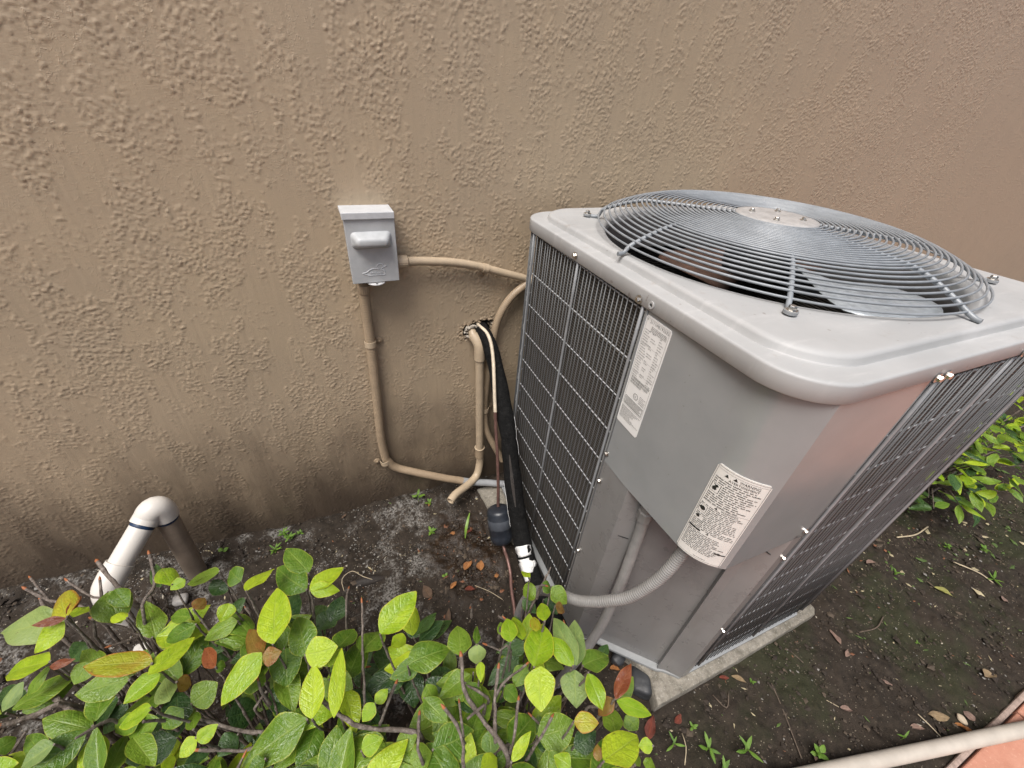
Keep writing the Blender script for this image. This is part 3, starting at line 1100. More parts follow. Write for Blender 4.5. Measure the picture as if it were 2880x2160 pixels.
# ------------------------------------------------------------------ concrete pad
t = NT('cast concrete')
c = t.pos()
base = t.ramp(t.noise(c, 30, 7, 0.7), [(0.28, (0.09, 0.082, 0.064)), (0.5, (0.225, 0.205, 0.17)), (0.8, (0.36, 0.335, 0.285))])
base = t.mix(t.math('MULTIPLY', t.smooth(t.noise(c, 8, 5, 0.65), 0.5, 0.66), 0.55), base, (0.10, 0.09, 0.065))
base = t.mix(t.math('MULTIPLY', t.smooth(t.noise(c, 190, 3), 0.55, 0.75), 0.5), base, (0.50, 0.48, 0.43))
CONC = t.mat
t.p(base=base, rough=0.9, spec=0.3, normal=t.bump(t.math('ADD', t.noise(c, 70, 6, 0.7), t.math('MULTIPLY', t.noise(c, 320, 3), 0.5)), 0.8, 0.006))
pm = MB()
poly = [Wd(-1.05, 9.35, 0), Wd(-0.75, 7.2, 0), Wd(0.55, 3.3, 0), Wd(1.78, 0.44, 0), Wd(1.52, -0.32, 0), Wd(5.0, -0.30, 0), Wd(8.9, -0.20, 0), Wd(9.12, -0.05, 0), Wd(9.15, 9.35, 0)]
pm.prism([(p.x, p.y) for p in poly], -0.04, UBASE.z - 0.001)
pad = pm.obj('concrete_pad', CONC, None, smooth=True, angle=30, bevel=0.007)
tag(pad, 'rough weathered concrete pad on the soil under the grey air conditioner', 'concrete pad')

# ------------------------------------------------------------------ disconnect box on the wall
BOXP = simple('grey box paint', (0.43, 0.445, 0.45), 0.42, var=0.10, scale=45)
BOXL = simple('grey hood paint', (0.52, 0.535, 0.55), 0.40, var=0.10, scale=45)
dbox = thing('disconnect_box', 'small grey electrical disconnect box with raised duck emblem mounted on the tan wall', 'electrical box', (0.1275, 0.0, 1.14))
B = MB()
B.box((-0.060, -0.064, -0.082), (0.060, 0.006, 0.092))
B.obj('box_body', simple('box side paint', (0.30, 0.315, 0.33), 0.45, var=0.12, scale=40), dbox, bevel=0.002)
D = MB()
D.box((-0.0625, -0.072, -0.0865), (0.0635, -0.0655, 0.0862))
door = D.obj('door', BOXP, dbox, bevel=0.0016)
# raised handle housing pressed into the door
hb_ = MB()
hw, hh, hz0 = 0.052, 0.0225, 0.031
hrings = []
for ins, dep in ((0.0, 0.0), (0.004, -0.006), (0.0085, -0.016), (0.012, -0.0235), (0.016, -0.0275), (0.021, -0.0288)):
    rr = 0.012
    x0, x1, y0, y1 = -hw + ins * 0.9, hw - ins * 0.9, -hh + ins * 0.85, hh - ins * 0.85
    rr = min(rr, (y1 - y0) / 2 - 0.0003)
    pts = []
    for cxx, cyy, a0 in ((x0 + rr, y0 + rr, PI), (x1 - rr, y0 + rr, 1.5 * PI), (x1 - rr, y1 - rr, 0), (x0 + rr, y1 - rr, 0.5 * PI)):
        for k in range(7):
            a = a0 + 0.5 * PI * k / 6
            pts.append((cxx + rr * math.cos(a), -0.0715 + dep, hz0 + cyy + rr * math.sin(a)))
    hrings.append(pts)
nn = len(hrings[0])
hb_.add([p for r in hrings for p in r], [(i * nn + k, i * nn + (k + 1) % nn, (i + 1) * nn + (k + 1) % nn, (i + 1) * nn + k) for i in range(len(hrings) - 1) for k in range(nn)]
        + [tuple((len(hrings) - 1) * nn + k for k in range(nn))])
hb_.obj('handle_bulge', BOXP, door, smooth=True, angle=75)
H = MB()
H.prism([(-0.0665, -0.077), (0.0635, -0.077), (0.0635, 0.004), (-0.0665, 0.004)], 0.0895, 0.1015)
H.box((-0.0665, -0.077, 0.0845), (0.0635, -0.0735, 0.092))
H.obj('hood', BOXL, dbox, bevel=0.0015)
duck = [(936, 10826), (1033, 10842), (1137, 10904), (1213, 10930), (1316, 10925), (1373, 10898), (1329, 10976), (1350, 11029), (1398, 11060), (1457, 11056), (1490, 11019), (1518, 10993),
        (1592, 10987), (1515, 10966), (1452, 10935), (1448, 10903), (1518, 10850), (1530, 10793), (1500, 10747), (1119, 10755), (1005, 10789)]
dp = [Vector((x / 1e4 - 0.1275, -0.0722, z / 1e4 - 1.14)) for x, z in duck]
em = MB()
em.tube(spline(dp + [dp[0]], 0.0015)[:-1], 0.0011, 6, closed=True)
emb = em.obj('duck_emblem', BOXL, door, smooth=True, angle=None)
cu = bpy.data.curves.new('lettering', 'FONT')
cu.body = 'Milbank'
cu.size = 0.0118
cu.extrude = 0.0007
cu.align_x = 'CENTER'
to = bpy.data.objects.new('lettering', cu)
COL.objects.link(to)
tme = bpy.data.meshes.new_from_object(to.evaluated_get(bpy.context.evaluated_depsgraph_get()))
bpy.data.objects.remove(to)
tme.transform(Matrix.Translation((0.0025, -0.0724, -0.0632)) @ Matrix.Rotation(PI / 2, 4, 'X') @ Matrix.Scale(0.92, 4))
tme.materials.clear()
tme.materials.append(BOXL)
link('embossed_lettering', tme, emb)
tb = MB()
pts = [(-0.024 + 0.048 * k / 10, -0.068 - 0.017 * math.sin(PI * k / 10) ** 0.7) for k in range(11)]
tb.prism(pts, -0.0905, -0.0885)
tb.lathe([(0.0032, -0.0884), (0.0032, -0.0880)], Matrix.Translation((0.0, -0.078, 0)), 12, mi=1)
tb.obj('padlock_tab', [simple('bare tab', (0.62, 0.62, 0.62), 0.35, var=0.08), BLACKR], dbox)

# ------------------------------------------------------------------ conduits
TANP = simple('tan painted conduit', (0.33, 0.250, 0.168), 0.45, var=0.16, scale=25)
TANL = simple('pale tan plastic', (0.44, 0.35, 0.245), 0.42, var=0.14, scale=25)
GREYC = simple('grey plastic conduit', (0.30, 0.31, 0.32), 0.45, var=0.15, scale=30)


def ribbed(pts, r, pitch, depth, sides=14, step=None):
    sp = spline(pts, 0.004)
    # even resample at a quarter of the rib pitch
    Ls = [0.0]
    for a, b in zip(sp, sp[1:]):
        Ls.append(Ls[-1] + (b - a).length)
    n = int(Ls[-1] / (pitch / 4))
    out, rs = [], []
    j = 0
    for k in range(n + 1):
        d = Ls[-1] * k / n
        while j < len(sp) - 2 and Ls[j + 1] < d:
            j += 1
        f = (d - Ls[j]) / max(1e-9, Ls[j + 1] - Ls[j])
        out.append(sp[j].lerp(sp[j + 1], f))
        rs.append(r - depth * (0, 0.5, 1, 0.5)[k % 4])
    return MB().tube(out, rs, sides)


def fluted(r0, ln, M, n=18):
    m = MB()
    prof_ = [(0.80, 0.0), (1.0, 0.04), (1.0, 0.85), (0.93, 0.95), (0.70, 1.0)]
    sides = n * 2
    vs = []
    for rr, h in prof_:
        for k in range(sides):
            a = 2 * PI * k / sides
            q = r0 * rr * (1.0 if k % 2 else 0.955)
            vs.append(M @ Vector((q * math.cos(a), q * math.sin(a), h * ln)))
    fs = [(i * sides + k, i * sides + (k + 1) % sides, (i + 1) * sides + (k + 1) % sides, (i + 1) * sides + k) for i in range(len(prof_) - 1) for k in range(sides)]
    fs += [tuple(range(sides - 1, -1, -1)), tuple((len(prof_) - 1) * sides + k for k in range(sides))]
    return m.add(vs, fs)


# from the box down the wall and along its foot
c1 = thing('conduit', 'tan ribbed conduit running down the wall from under the grey disconnect box', 'conduit', (0.094, 0.0, 0.62))
o0 = Vector((0.094, 0.0, 0.62))
P1 = [(0.094, -0.034, 1.03), (0.0935, -0.026, 0.96), (0.0925, -0.021, 0.88), (0.0915, -0.02, 0.80), (0.0885, -0.02, 0.66), (0.084, -0.02, 0.528), (0.081, -0.021, 0.41), (0.0865, -0.021, 0.312), (0.118, -0.024, 0.255), (0.193, -0.04, 0.213), (0.300, -0.060, 0.160), (0.384, -0.070, 0.118)]
rm_ = ribbed([Vector(p) - o0 for p in P1[:8]], 0.0158, 0.0060, 0.0007)
rm_.obj('ribbed_run', TANP, c1, smooth=True, angle=None)
MB().tube(spline([Vector(p) - o0 for p in P1[7:]], 0.008), 0.0158, 14).obj('smooth_run', TANP, c1, smooth=True, angle=60)
MB().tube(spline([Vector(p) - o0 for p in [(0.380, -0.070, 0.120), (0.44, -0.076, 0.092), (0.50, -0.085, 0.075), (0.556, -0.10, 0.062), (0.63, -0.12, 0.052)]], 0.008), 0.0153, 14).obj('unpainted_run', GREYC, c1, smooth=True, angle=60)
fluted(0.0178, 0.026, at(Vector((0.0945, -0.034, 1.034)) - o0, (0, 0, -1))).obj('connector', TANP, c1, smooth=True, angle=25)
# from the box to the right, behind the unit
o0 = Vector((0.45, 0.0, 1.05))
c2 = thing('conduit', 'straight tan conduit running right along the wall from the disconnect box', 'conduit', o0)
P2 = [(0.225, -0.036, 1.094), (0.27, -0.032, 1.090), (0.36, -0.027, 1.078), (0.44, -0.024, 1.060), (0.51, -0.024, 1.037), (0.60, -0.024, 1.008), (0.75, -0.024, 0.955), (0.95, -0.024, 0.90)]
MB().tube(spline([Vector(p) - o0 for p in P2], 0.008), 0.0128, 14).obj('conduit_run', TANL, c2, smooth=True, angle=60)
fluted(0.0180, 0.034, at(Vector((0.191, -0.037, 1.095)) - o0, (1, 0, -0.03))).obj('connector', TANL, c2, smooth=True, angle=25)
# bent conduit that passes behind the insulated pipe
o0 = Vector((0.53, 0.0, 0.7))
c3 = thing('conduit', 'bent tan ribbed conduit on the wall going down behind the black insulated pipe', 'conduit', o0)
P3 = [(0.72, -0.03, 1.02), (0.665, -0.03, 1.010), (0.622, -0.03, 0.985), (0.575, -0.03, 0.950), (0.543, -0.028, 0.905), (0.522, -0.026, 0.85), (0.512, -0.026, 0.79), (0.505, -0.026, 0.74), (0.500, -0.026, 0.67), (0.495, -0.024, 0.57), (0.493, -0.022, 0.45), (0.502, -0.03, 0.35), (0.535, -0.045, 0.26), (0.575, -0.06, 0.17)]
ribbed([Vector(p) - o0 for p in P3[2:9]], 0.0138, 0.0060, 0.0007).obj('ribbed_run', TANP, c3, smooth=True, angle=None)
MB().tube(spline([Vector(p) - o0 for p in P3[8:]], 0.008), 0.0135, 12).obj('smooth_run', TANP, c3, smooth=True, angle=60)
MB().tube(spline([Vector(p) - o0 for p in P3[:3]], 0.008), 0.0152, 14).obj('elbow', TANL, c3, smooth=True, angle=60)
MB().tube(spline([Vector(p) - o0 for p in [(0.508, -0.026, 0.765), (0.503, -0.026, 0.71)]], 0.008), 0.0146, 14).obj('coupling', GREYC, c3, smooth=True, angle=60)


def strap(x, z, d, r, side, label, y=-0.02):
    """one-hole strap over a conduit of radius r running along d, with its ear on one side"""
    st = thing('pipe_strap', label, 'pipe strap', (x, y, z), group='one hole straps fixing the conduits')
    d = Vector(d).normalized()
    e = Vector((0, -1, 0)).cross(d).normalized() * side
    m = MB()
    vs, hw_ = [], 0.0095
    arcs = [a for a in np.linspace(-PI * 0.55, PI * 0.55, 13)]
    for a in arcs:
        n_ = Vector((0, -1, 0)) * math.cos(a) + e * math.sin(a)
        for q in (-1, 1):
            for rr in (r + 0.0004, r + 0.0024):
                vs.append(n_ * rr + d * (hw_ * q))
    fs = []
    for k in range(len(arcs) - 1):
        a, b = 4 * k, 4 * k + 4
        fs += [(a + 1, b + 1, b + 3, a + 3), (a, a + 2, b + 2, b), (a, b, b + 1, a + 1), (a + 2, a + 3, b + 3, b + 2)]
    fs += [(0, 1, 3, 2), tuple(4 * (len(arcs) - 1) + i for i in (0, 2, 3, 1))]
    m.add(vs, fs)
    m.obj('band', TANL, st, smooth=True, angle=40)
    ear = MB()
    c0 = e * (r + 0.0125) + Vector((0, -y - 0.0055, 0))
    ear.lathe([(0.0125, 0.0), (0.0125, 0.0018), (0.0115, 0.0026), (0.006, 0.0026)], at(c0, (0, -1, 0)), 20)
    ear.obj('ear', TANP, st, smooth=True, angle=40)
    s_ = screw(st, c0 + Vector((0, -0.0026, 0)), (0, -1, 0), 0.9)
    s_.data = SCREWT


SCREWT = SCREW.copy()
SCREWT.materials.clear()
SCREWT.materials.append(TANP)
strap(0.0915, 0.832, (0.02, 0, 1), 0.0158, -1, 'tan strap with round screw ear, upper one on the conduit down from the box')
strap(0.083, 0.298, (-0.1, 0, 1), 0.0158, 1, 'tan strap at the low bend of the conduit, with its ear on the left', -0.022)
strap(0.4705, 1.0495, (1, 0, -0.3), 0.0128, -1, 'tan strap under the straight conduit right of the disconnect box', -0.0235)
strap(0.494, 0.455, (0, 0, 1), 0.0135, -1, 'tan strap on the conduit half hidden behind the black insulated pipe', -0.0225)

# condensate drain
o0 = Vector((0.44, 0.0, 0.7))
dr = thing('drain_pipe', 'tan condensate drain pipe with elbow out of the wall hole and curved open end', 'drain pipe', o0)


def seg(pts, r, name, mat=TANL, sides=16, sp=True, **kw):
    q = [Vector(p) - o0 for p in pts]
    return MB().tube(spline(q, 0.008) if sp else q, r, sides).obj(name, mat, dr, smooth=True, angle=55)


seg([(0.438, 0.05, 0.823), (0.4385, -0.004, 0.812), (0.4395, -0.018, 0.800)], 0.0150, 'wall_stub')
seg([(0.4405, -0.012, 0.803), (0.4510, -0.030, 0.785), (0.4560, -0.037, 0.762), (0.4575, -0.038, 0.715)], 0.0205, 'elbow')
seg([(0.4573, -0.038, 0.735), (0.465, -0.038, 0.49), (0.473, -0.038, 0.235)], 0.0162, 'riser')
rg_ = MB().lathe([(0.0165, -0.003), (0.0198, -0.003), (0.0202, 0.0), (0.0198, 0.050), (0.0165, 0.050)], at(Vector((0.4732, -0.038, 0.212)) - o0, (0, 0, 1)), 20, caps=False)
rg_.obj('coupling', TANP, dr, smooth=True, angle=40)
MB().lathe([(0.0186, 0.0), (0.0216, 0.001), (0.0216, 0.006), (0.0186, 0.007)], at(Vector((0.4722, -0.038, 0.258)) - o0, (0, 0, 1)), 20, caps=False).obj('collar', TANL, dr, smooth=True, angle=40)
tl = [(0.4733, -0.038, 0.225), (0.474, -0.041, 0.165), (0.4537, -0.060, 0.115), (0.402, -0.095, 0.112), (0.336, -0.135, 0.126), (0.303, -0.160, 0.123)]
q = spline([Vector(p) - o0 for p in tl], 0.008)
tm = MB().tube(q, 0.0165, 16, caps=False)
tm.tube(q[-6:], 0.0138, 16, caps=False)
a_, b_ = q[-1], (q[-1] - q[-2]).normalized()
Mx = at(a_, b_)
tm.lathe([(0.0138, 0.0), (0.0165, 0.0)], Mx, 16, caps=False)
tm.obj('outlet', TANL, dr, smooth=True, angle=60)
MB().lathe([(0.0138, 0.0), (0.0001, 0.0)], at(q[-5], b_), 16, caps=False).obj('outlet_shadow', simple('outlet shade', (0.10, 0.05, 0.025), 0.7), dr)  # dark disc across the bore, standing in for the shade inside
pu = MB()
for k in range(60):
    a = random.random() * 2 * PI
    rr = 0.019 + 0.010 * random.random()
    cpt = Vector((0.438 + rr * math.cos(a), -0.003 - 0.006 * random.random(), 0.816 + rr * 0.8 * math.sin(a)))
    pu.lathe([(0.0, -0.004), (0.004, -0.001), (0.004, 0.001), (0.0, 0.004)], at(cpt - o0, (random.random() - .5, random.random() - .5, 1)) @ Matrix.Scale(0.6 + 0.9 * random.random(), 4), 6, caps=False)
pu.obj('sealing_putty', simple('old putty', (0.42, 0.38, 0.32), 0.9, var=0.35, scale=90, bump=0.4), dr, smooth=True, angle=None)

# insulated suction line
t = NT('black foam')
c = t.pos()
base = t.ramp(t.noise(c, 55, 6, 0.7), [(0.35, (0.005, 0.005, 0.005)), (0.7, (0.013, 0.013, 0.013))])
base = t.mix(t.math('MULTIPLY', t.smooth(t.noise(c, 380, 3), 0.63, 0.72), 0.5), base, (0.09, 0.088, 0.085))
t.p(base=base, rough=0.92, spec=0.15, normal=t.bump(t.math('ADD', t.noise(c, 240, 4), t.math('MULTIPLY', t.noise(c, 40, 4), 2.0)), 0.8, 0.004))
FOAM = t.mat
WHITE = simple('worn white tape', (0.72, 0.72, 0.71), 0.6, var=0.15, scale=200, bump=0.4)
COPPER = simple('aged copper', (0.17, 0.095, 0.08), 0.45, metal=0.35, var=0.3, scale=60)
o0 = Vector(Wd(-0.6, 7.0, -8))
fm = thing('insulated_pipe', 'thick black foam insulated pipe running from the wall hole down beside the unit', 'pipe', o0)
FP = [Vector(p) for p in [(0.472, 0.06, 0.822), (0.476, -0.02, 0.812), (0.487, -0.06, 0.775), (0.494, -0.105, 0.715)]] + \
     [Wd(-0.6, 8.45, -5.46), Wd(-0.6, 7.59, -6.55), Wd(-0.6, 7.0, -7.75), Wd(-0.58, 6.24, -9.24), Wd(-0.58, 5.35, -10.35), Wd(-0.55, 4.5, -10.95), Wd(-0.45, 3.7, -11.2), Wd(-0.4, 2.9, -11.35)]
fq = spline([p - o0 for p in FP], 0.008)
nf = len(fq)
rs = []
for i in range(nf):
    f = i / nf
    r_ = 0.0255 + 0.0060 * min(1, f * 4) + 0.004 * min(1, max(0, f - 0.45) * 4) + 0.0016 * math.sin(i * 0.31) * math.sin(i * 0.13 + 1)
    for jn in (0.40, 0.66, 0.76):
        r_ -= 0.0022 * math.exp(-((f - jn) / 0.007) ** 2)
    rs.append(r_)
fmo = MB().tube(fq, rs, 18, squash=0.92).obj('foam_sleeve', FOAM, fm, smooth=True, angle=None)


def strip_on(i0, i1, ang, w, name, mat, lift=0.0012, zig=0.0, ends=0.4, seed=0):
    """a torn strip of tape lying on the sleeve"""
    rg3 = random.Random(seed)
    m = MB()
    vs = []
    n_ = i1 - i0
    for i in range(i0, i1 + 1):
        tg = (fq[min(i + 1, nf - 1)] - fq[max(i - 1, 0)]).normalized()
        ref = (CAMP - o0 - fq[i]).normalized()
        nx_ = (ref - tg * ref.dot(tg)).normalized()
        bx_ = tg.cross(nx_)
        ww = w * (1 - ends + ends * math.sin(PI * (i - i0 + 0.3) / (n_ + 0.6))) * (1 + zig * (rg3.random() - 0.5))
        a_c = ang + zig * 0.2 * (rg3.random() - 0.5)
        for q in (-1, -0.33, 0.33, 1):
            a = a_c + ww * q
            vs.append(fq[i] + (nx_ * math.cos(a) + bx_ * math.sin(a) * 0.97) * (rs[i] + lift))
    m.add(vs, [(4 * k + j, 4 * k + j + 1, 4 * k + j + 5, 4 * k + j + 4) for k in range(n_) for j in range(3)])
    o = m.obj(name, mat, fm, smooth=True, angle=None)
    sm_ = o.modifiers.new('thickness', 'SOLIDIFY')
    sm_.thickness = 0.0008
    return o


def fidx(t_):
    return min(range(nf), key=lambda i: abs((fq[i] + o0 - Wd(-0.6, t_, -9)).y))


a0 = fidx(5.30)
for k, (ia, ib, an, ww, sd) in enumerate([(a0 - 3, a0 + 2, 0.15, 1.0, 1), (a0 + 3, a0 + 10, 0.35, 0.85, 2), (a0 + 5, a0 + 8, -0.45, 0.6, 3), (a0 + 10, a0 + 13, 0.75, 0.35, 4)]):
    strip_on(ia, ib, an, ww, 'torn_tape', WHITE, zig=0.5, seed=sd)
strip_on(fidx(7.9), fidx(7.2), -1.45, 0.06, 'torn_tape', WHITE, zig=0.6, ends=0.8, seed=5)
strip_on(fidx(6.75), fidx(5.9), 1.45, 0.07, 'torn_tape', WHITE, zig=0.9, ends=0.8, seed=6)
# split in the foam with the pipe showing
strip_on(fidx(7.25), fidx(6.35), 0.10, 0.17, 'exposed_pipe', simple('dull bare pipe', (0.05, 0.045, 0.042), 0.3, var=0.3), lift=-0.0006, ends=0.7, seed=7).modifiers.clear()

# copper liquid line with its filter drier
o0 = Vector(Wd(-1.05, 6.5, -10))
ll = thing('liquid_line', 'thin copper liquid line with black filter drier in front of the insulated pipe', 'pipe', o0)
UP = [Vector(p) - o0 for p in [(0.455, 0.06, 0.840), (0.464, -0.01, 0.836), (0.478, -0.05, 0.824), (0.481, -0.085, 0.797), (0.475, -0.125, 0.752), (0.466, -0.160, 0.708), (0.459, -0.19, 0.655)]] + [Wd(-1.0, 7.9, -5.775) - o0]
LO = [Wd(-1.0, 7.9, -5.775) - o0, Wd(-1.0, 7.72, -6.52) - o0, Wd(-1.0, 7.4, -7.6) - o0, Wd(-1.02, 7.10, -8.7) - o0, Wd(-1.04, 6.90, -9.68) - o0]
MB().tube(spline(UP, 0.008), 0.0062, 10).obj('painted_tube', simple('cream paint', (0.55, 0.47, 0.36), 0.5, var=0.2, scale=60), ll, smooth=True, angle=60)
MB().tube(spline(LO, 0.008), 0.0060, 10).obj('copper_tube', COPPER, ll, smooth=True, angle=60)
d0, d1 = Wd(-1.05, 6.86, -9.70) - o0, Wd(-1.05, 6.20, -11.02) - o0
dl = (d1 - d0).length
dm = MB().lathe([(0.010, 0.0), (0.034, 0.002), (0.042, 0.007), (0.0455, 0.016), (0.0460, 0.036), (0.0466, 0.037), (0.0466, 0.078), (0.046, 0.079), (0.046, dl - 0.045), (0.0448, dl - 0.041), (0.0456, dl - 0.036), (0.0450, dl - 0.020), (0.040, dl - 0.007), (0.026, dl), (0.008, dl + 0.002)],
                at(d0, d1 - d0), 28)
dm.obj('filter_drier', simple('black drier enamel', (0.020, 0.024, 0.032), 0.38, var=0.3, scale=40), ll, smooth=True, angle=50)
MB().lathe([(0.0465, 0.040), (0.0470, 0.041), (0.0470, 0.0755), (0.0465, 0.0765)], at(d0, d1 - d0), 28, caps=False).obj('drier_band', simple('blue grey band', (0.055, 0.062, 0.075), 0.5, var=0.2), ll, smooth=True, angle=50)
TL = [Wd(-1.05, 6.22, -11.0) - o0, Wd(-1.07, 5.85, -11.15) - o0, Wd(-1.1, 5.5, -11.15) - o0, Wd(-1.15, 5.05, -11.35) - o0, Wd(-1.3, 4.6, -11.4) - o0, Wd(-1.42, 4.1, -11.45) - o0, Wd(-1.55, 3.4, -11.55) - o0, Wd(-1.4, 2.6, -11.6) - o0]
MB().tube(spline(TL, 0.008), 0.0062, 10).obj('copper_tube', COPPER, ll, smooth=True, angle=60)

# flexible conduits at the near corner
FLEX = simple('grey flexible conduit', (0.205, 0.20, 0.193), 0.5, var=0.18, scale=25)
FLEXD = simple('greasy grey conduit', (0.19, 0.185, 0.18), 0.45, var=0.3, scale=25)
o0 = Vector(Wd(0.3, 1.2, -5.5))
fa = thing('flexible_conduit', 'grey ribbed flexible conduit curving left from under the control cover across the corner', 'conduit', o0)
FA = [Wd(0.62, 0.75, -3.7), Wd(0.55, 0.78, -4.1), Wd(0.30, 0.74, -4.75), Wd(0.02, 0.78, -5.35), Wd(-0.35, 0.93, -5.95), Wd(-0.78, 1.25, -6.45), Wd(-1.10, 1.55, -6.75), Wd(-1.35, 1.95, -7.05), Wd(-1.5, 2.5, -7.7), Wd(-1.55, 3.0, -8.8), Wd(-1.6, 3.3, -10.2), Wd(-1.6, 3.4, -11.7)]
ribbed([p - o0 for p in FA[:6]], 0.0142, 0.0058, 0.0016).obj('stretched_run', FLEX, fa, smooth=True, angle=None)
ribbed([p - o0 for p in FA[5:]], 0.0140, 0.0048, 0.0009).obj('ribbed_run', FLEX, fa, smooth=True, angle=None)
o0 = Vector(Wd(0.4, 1.8, -6))
fb = thing('flexible_conduit', 'grey flexible conduit hanging down inside the recessed corner behind the other one', 'conduit', o0)
FB = [Wd(0.36, 1.88, -3.9), Wd(0.43, 1.90, -4.55), Wd(0.47, 1.88, -5.2), Wd(0.42, 1.80, -6.1), Wd(0.32, 1.68, -7.1), Wd(0.12, 1.54, -8.3), Wd(-0.25, 1.40, -9.4), Wd(-0.7, 1.35, -10.5), Wd(-1.0, 1.4, -11.8)]
ribbed([p - o0 for p in FB[1:]], 0.0140, 0.0042, 0.0008).obj('ribbed_run', FLEX, fb, smooth=True, angle=None)
MB().lathe([(0.0145, 0.0), (0.0178, 0.002), (0.0178, 0.034), (0.0150, 0.038), (0.0150, 0.064)], at(FB[1] - o0 + Vector((0, 0, -0.006)), FB[0] - FB[1]), 8).obj('fitting', FLEX, fb, smooth=True, angle=30)

# ------------------------------------------------------------------ white trap of plastic pipe on the left
PVC = simple('white plastic pipe', (0.62, 0.59, 0.545), 0.35, var=0.07, scale=12, bump=0.1, bscale=500)
PVCD = simple('soiled plastic pipe', (0.27, 0.215, 0.165), 0.7, var=0.3, scale=18, bump=0.3)
PRIMER = simple('dark blue primer', (0.010, 0.030, 0.075), 0.5, var=0.3)
o0 = Vector((-0.60, -0.12, 0.20))
tp = thing('pvc_trap', 'white plastic pipe trap with dark blue primer rings standing at the foot of the wall', 'pipe', o0)


def tseg(pts, r, name, mat, sides=22, step=0.008):
    return MB().tube(spline([Vector(p) - o0 for p in pts], step), r, sides).obj(name, mat, tp, smooth=True, angle=50)


TOPZ = 0.385
tseg([(-0.594, -0.115, 0.02), (-0.590, -0.116, 0.12), (-0.582, -0.118, 0.26), (-0.575, -0.119, 0.400)], 0.0295, 'riser', PVCD)
leg0, leg1 = Vector((-0.604, -0.135, 0.424)), Vector((-0.683, -0.225, 0.345))
ld = (leg1 - leg0).normalized()
tseg([(-0.5753, -0.119, 0.392), (-0.5740, -0.119, 0.412), (-0.5765, -0.121, 0.431), (-0.584, -0.125, 0.441), (-0.594, -0.130, 0.437), tuple(leg0), tuple(leg0 + ld * 0.022)], 0.0345, 'elbow', PVC, step=0.004)
tseg([tuple(leg0 + ld * 0.01), tuple(leg0.lerp(leg1, 0.5)), tuple(leg1)], 0.0300, 'sloping_leg', PVC)
tseg([tuple(leg1 - ld * 0.012), tuple(leg1 + ld * 0.03), tuple(leg1 + ld * 0.052 + Vector((0, 0, -0.006))), tuple(leg1 + ld * 0.062 + Vector((0, 0, -0.026))), tuple(leg1 + ld * 0.064 + Vector((0, 0, -0.06))), tuple(leg1 + ld * 0.064 + Vector((0, 0, -0.14)))], 0.0345, 'lower_elbow', PVC, step=0.006)
MB().lathe([(0.0301, 0.0), (0.0305, 0.001), (0.0305, 0.0085), (0.0301, 0.0095)], at(leg0 + ld * 0.022 - o0, ld), 22, caps=False).obj('primer_ring', PRIMER, tp, smooth=True)
MB().lathe([(0.0296, -0.014), (0.0301, -0.0125), (0.0301, -0.001), (0.0296, 0.0)], at(Vector((-0.5755, -0.119, 0.392)) - o0, (0, 0, 1)), 22, caps=False).obj('primer_ring', PRIMER, tp, smooth=True)
dq = spline([Vector(p) - o0 for p in [(-0.5775, -0.1515, 0.438), (-0.5815, -0.1535, 0.424), (-0.588, -0.1545, 0.405), (-0.590, -0.150, 0.398)]], 0.004)
MB().tube(dq, [0.0018 + 0.0034 * k / len(dq) for k in range(len(dq))], 6).obj('cement_drip', PRIMER, tp, smooth=True, angle=50)

# ------------------------------------------------------------------ pale pipe lying across the walkway edge
pp = MB().tube(spline([(0.45, -1.19, 0.034), (0.795, -1.284, 0.036), (1.081, -1.361, 0.038), (1.386, -1.444, 0.040), (1.724, -1.535, 0.040), (2.4, -1.725, 0.036), (3.2, -1.96, 0.036)], 0.02), 0.0195, 18)
ppo = pp.obj('plastic_pipe', simple('dusty cream pipe', (0.44, 0.40, 0.345), 0.55, var=0.14, scale=20, bump=0.1), None, smooth=True, angle=50)
tag(ppo, 'long cream plastic pipe lying on the soil across the edge of the terracotta walkway', 'pipe')

# ------------------------------------------------------------------ leaves
def leaf_mesh(seed, tipp=1.0, wave=0.02, fold=0.16, curl=0.16):
    rg4 = random.Random(seed)
    nu, nv_ = 12, 8
    ph, ph2 = rg4.random() * 6, rg4.random() * 6
    vs, uvs, fs = [], [], []
    for i in range(nu + 1):
        u = i / nu
        w = 0.5 * (math.sin(PI * min(1, u * 0.985 + 0.006) ** (0.84 * tipp))) ** 0.84 * (1 - 0.10 * u * u)
        serr = 1 + 0.03 * math.sin(u * 60)
        for j in range(nv_ + 1):
            v = j / nv_ * 2 - 1
            y = w * v * (serr if abs(v) > 0.9 else 1)
            z = fold * abs(y) ** 1.25 - curl * (u - 0.25) ** 2 - 0.35 * curl * (abs(y) * 2) ** 3
            z += wave * math.sin(u * 9 + ph + 1.5 * v) * abs(v) + wave * 0.8 * math.sin(u * 5 + ph2) * v
            z += 0.010 * math.sin(PI * 7 * (u - 0.30 * abs(v))) * (1 - abs(v)) * min(1, abs(v) * 5)
            vs.append((u + 0.012 * math.sin(ph + u * 7), y + 0.03 * math.sin(u * 3 + ph2), z))
            uvs.append((u, j / nv_))
    for i in range(nu):
        for j in range(nv_):
            a = i * (nv_ + 1) + j
            fs.append((a, a + nv_ + 1, a + nv_ + 2, a + 1))
    me = bpy.data.meshes.new('leaf')
    me.from_pydata(vs, [], fs)
    uvl = me.uv_layers.new(name='UVMap')
    li = np.zeros(len(me.loops), dtype=np.int32)
    me.loops.foreach_get('vertex_index', li)
    uvl.data.foreach_set('uv', np.array(uvs)[li].astype(np.float32).ravel())
    me.polygons.foreach_set('use_smooth', [True] * len(fs))
    me.update()
    return me


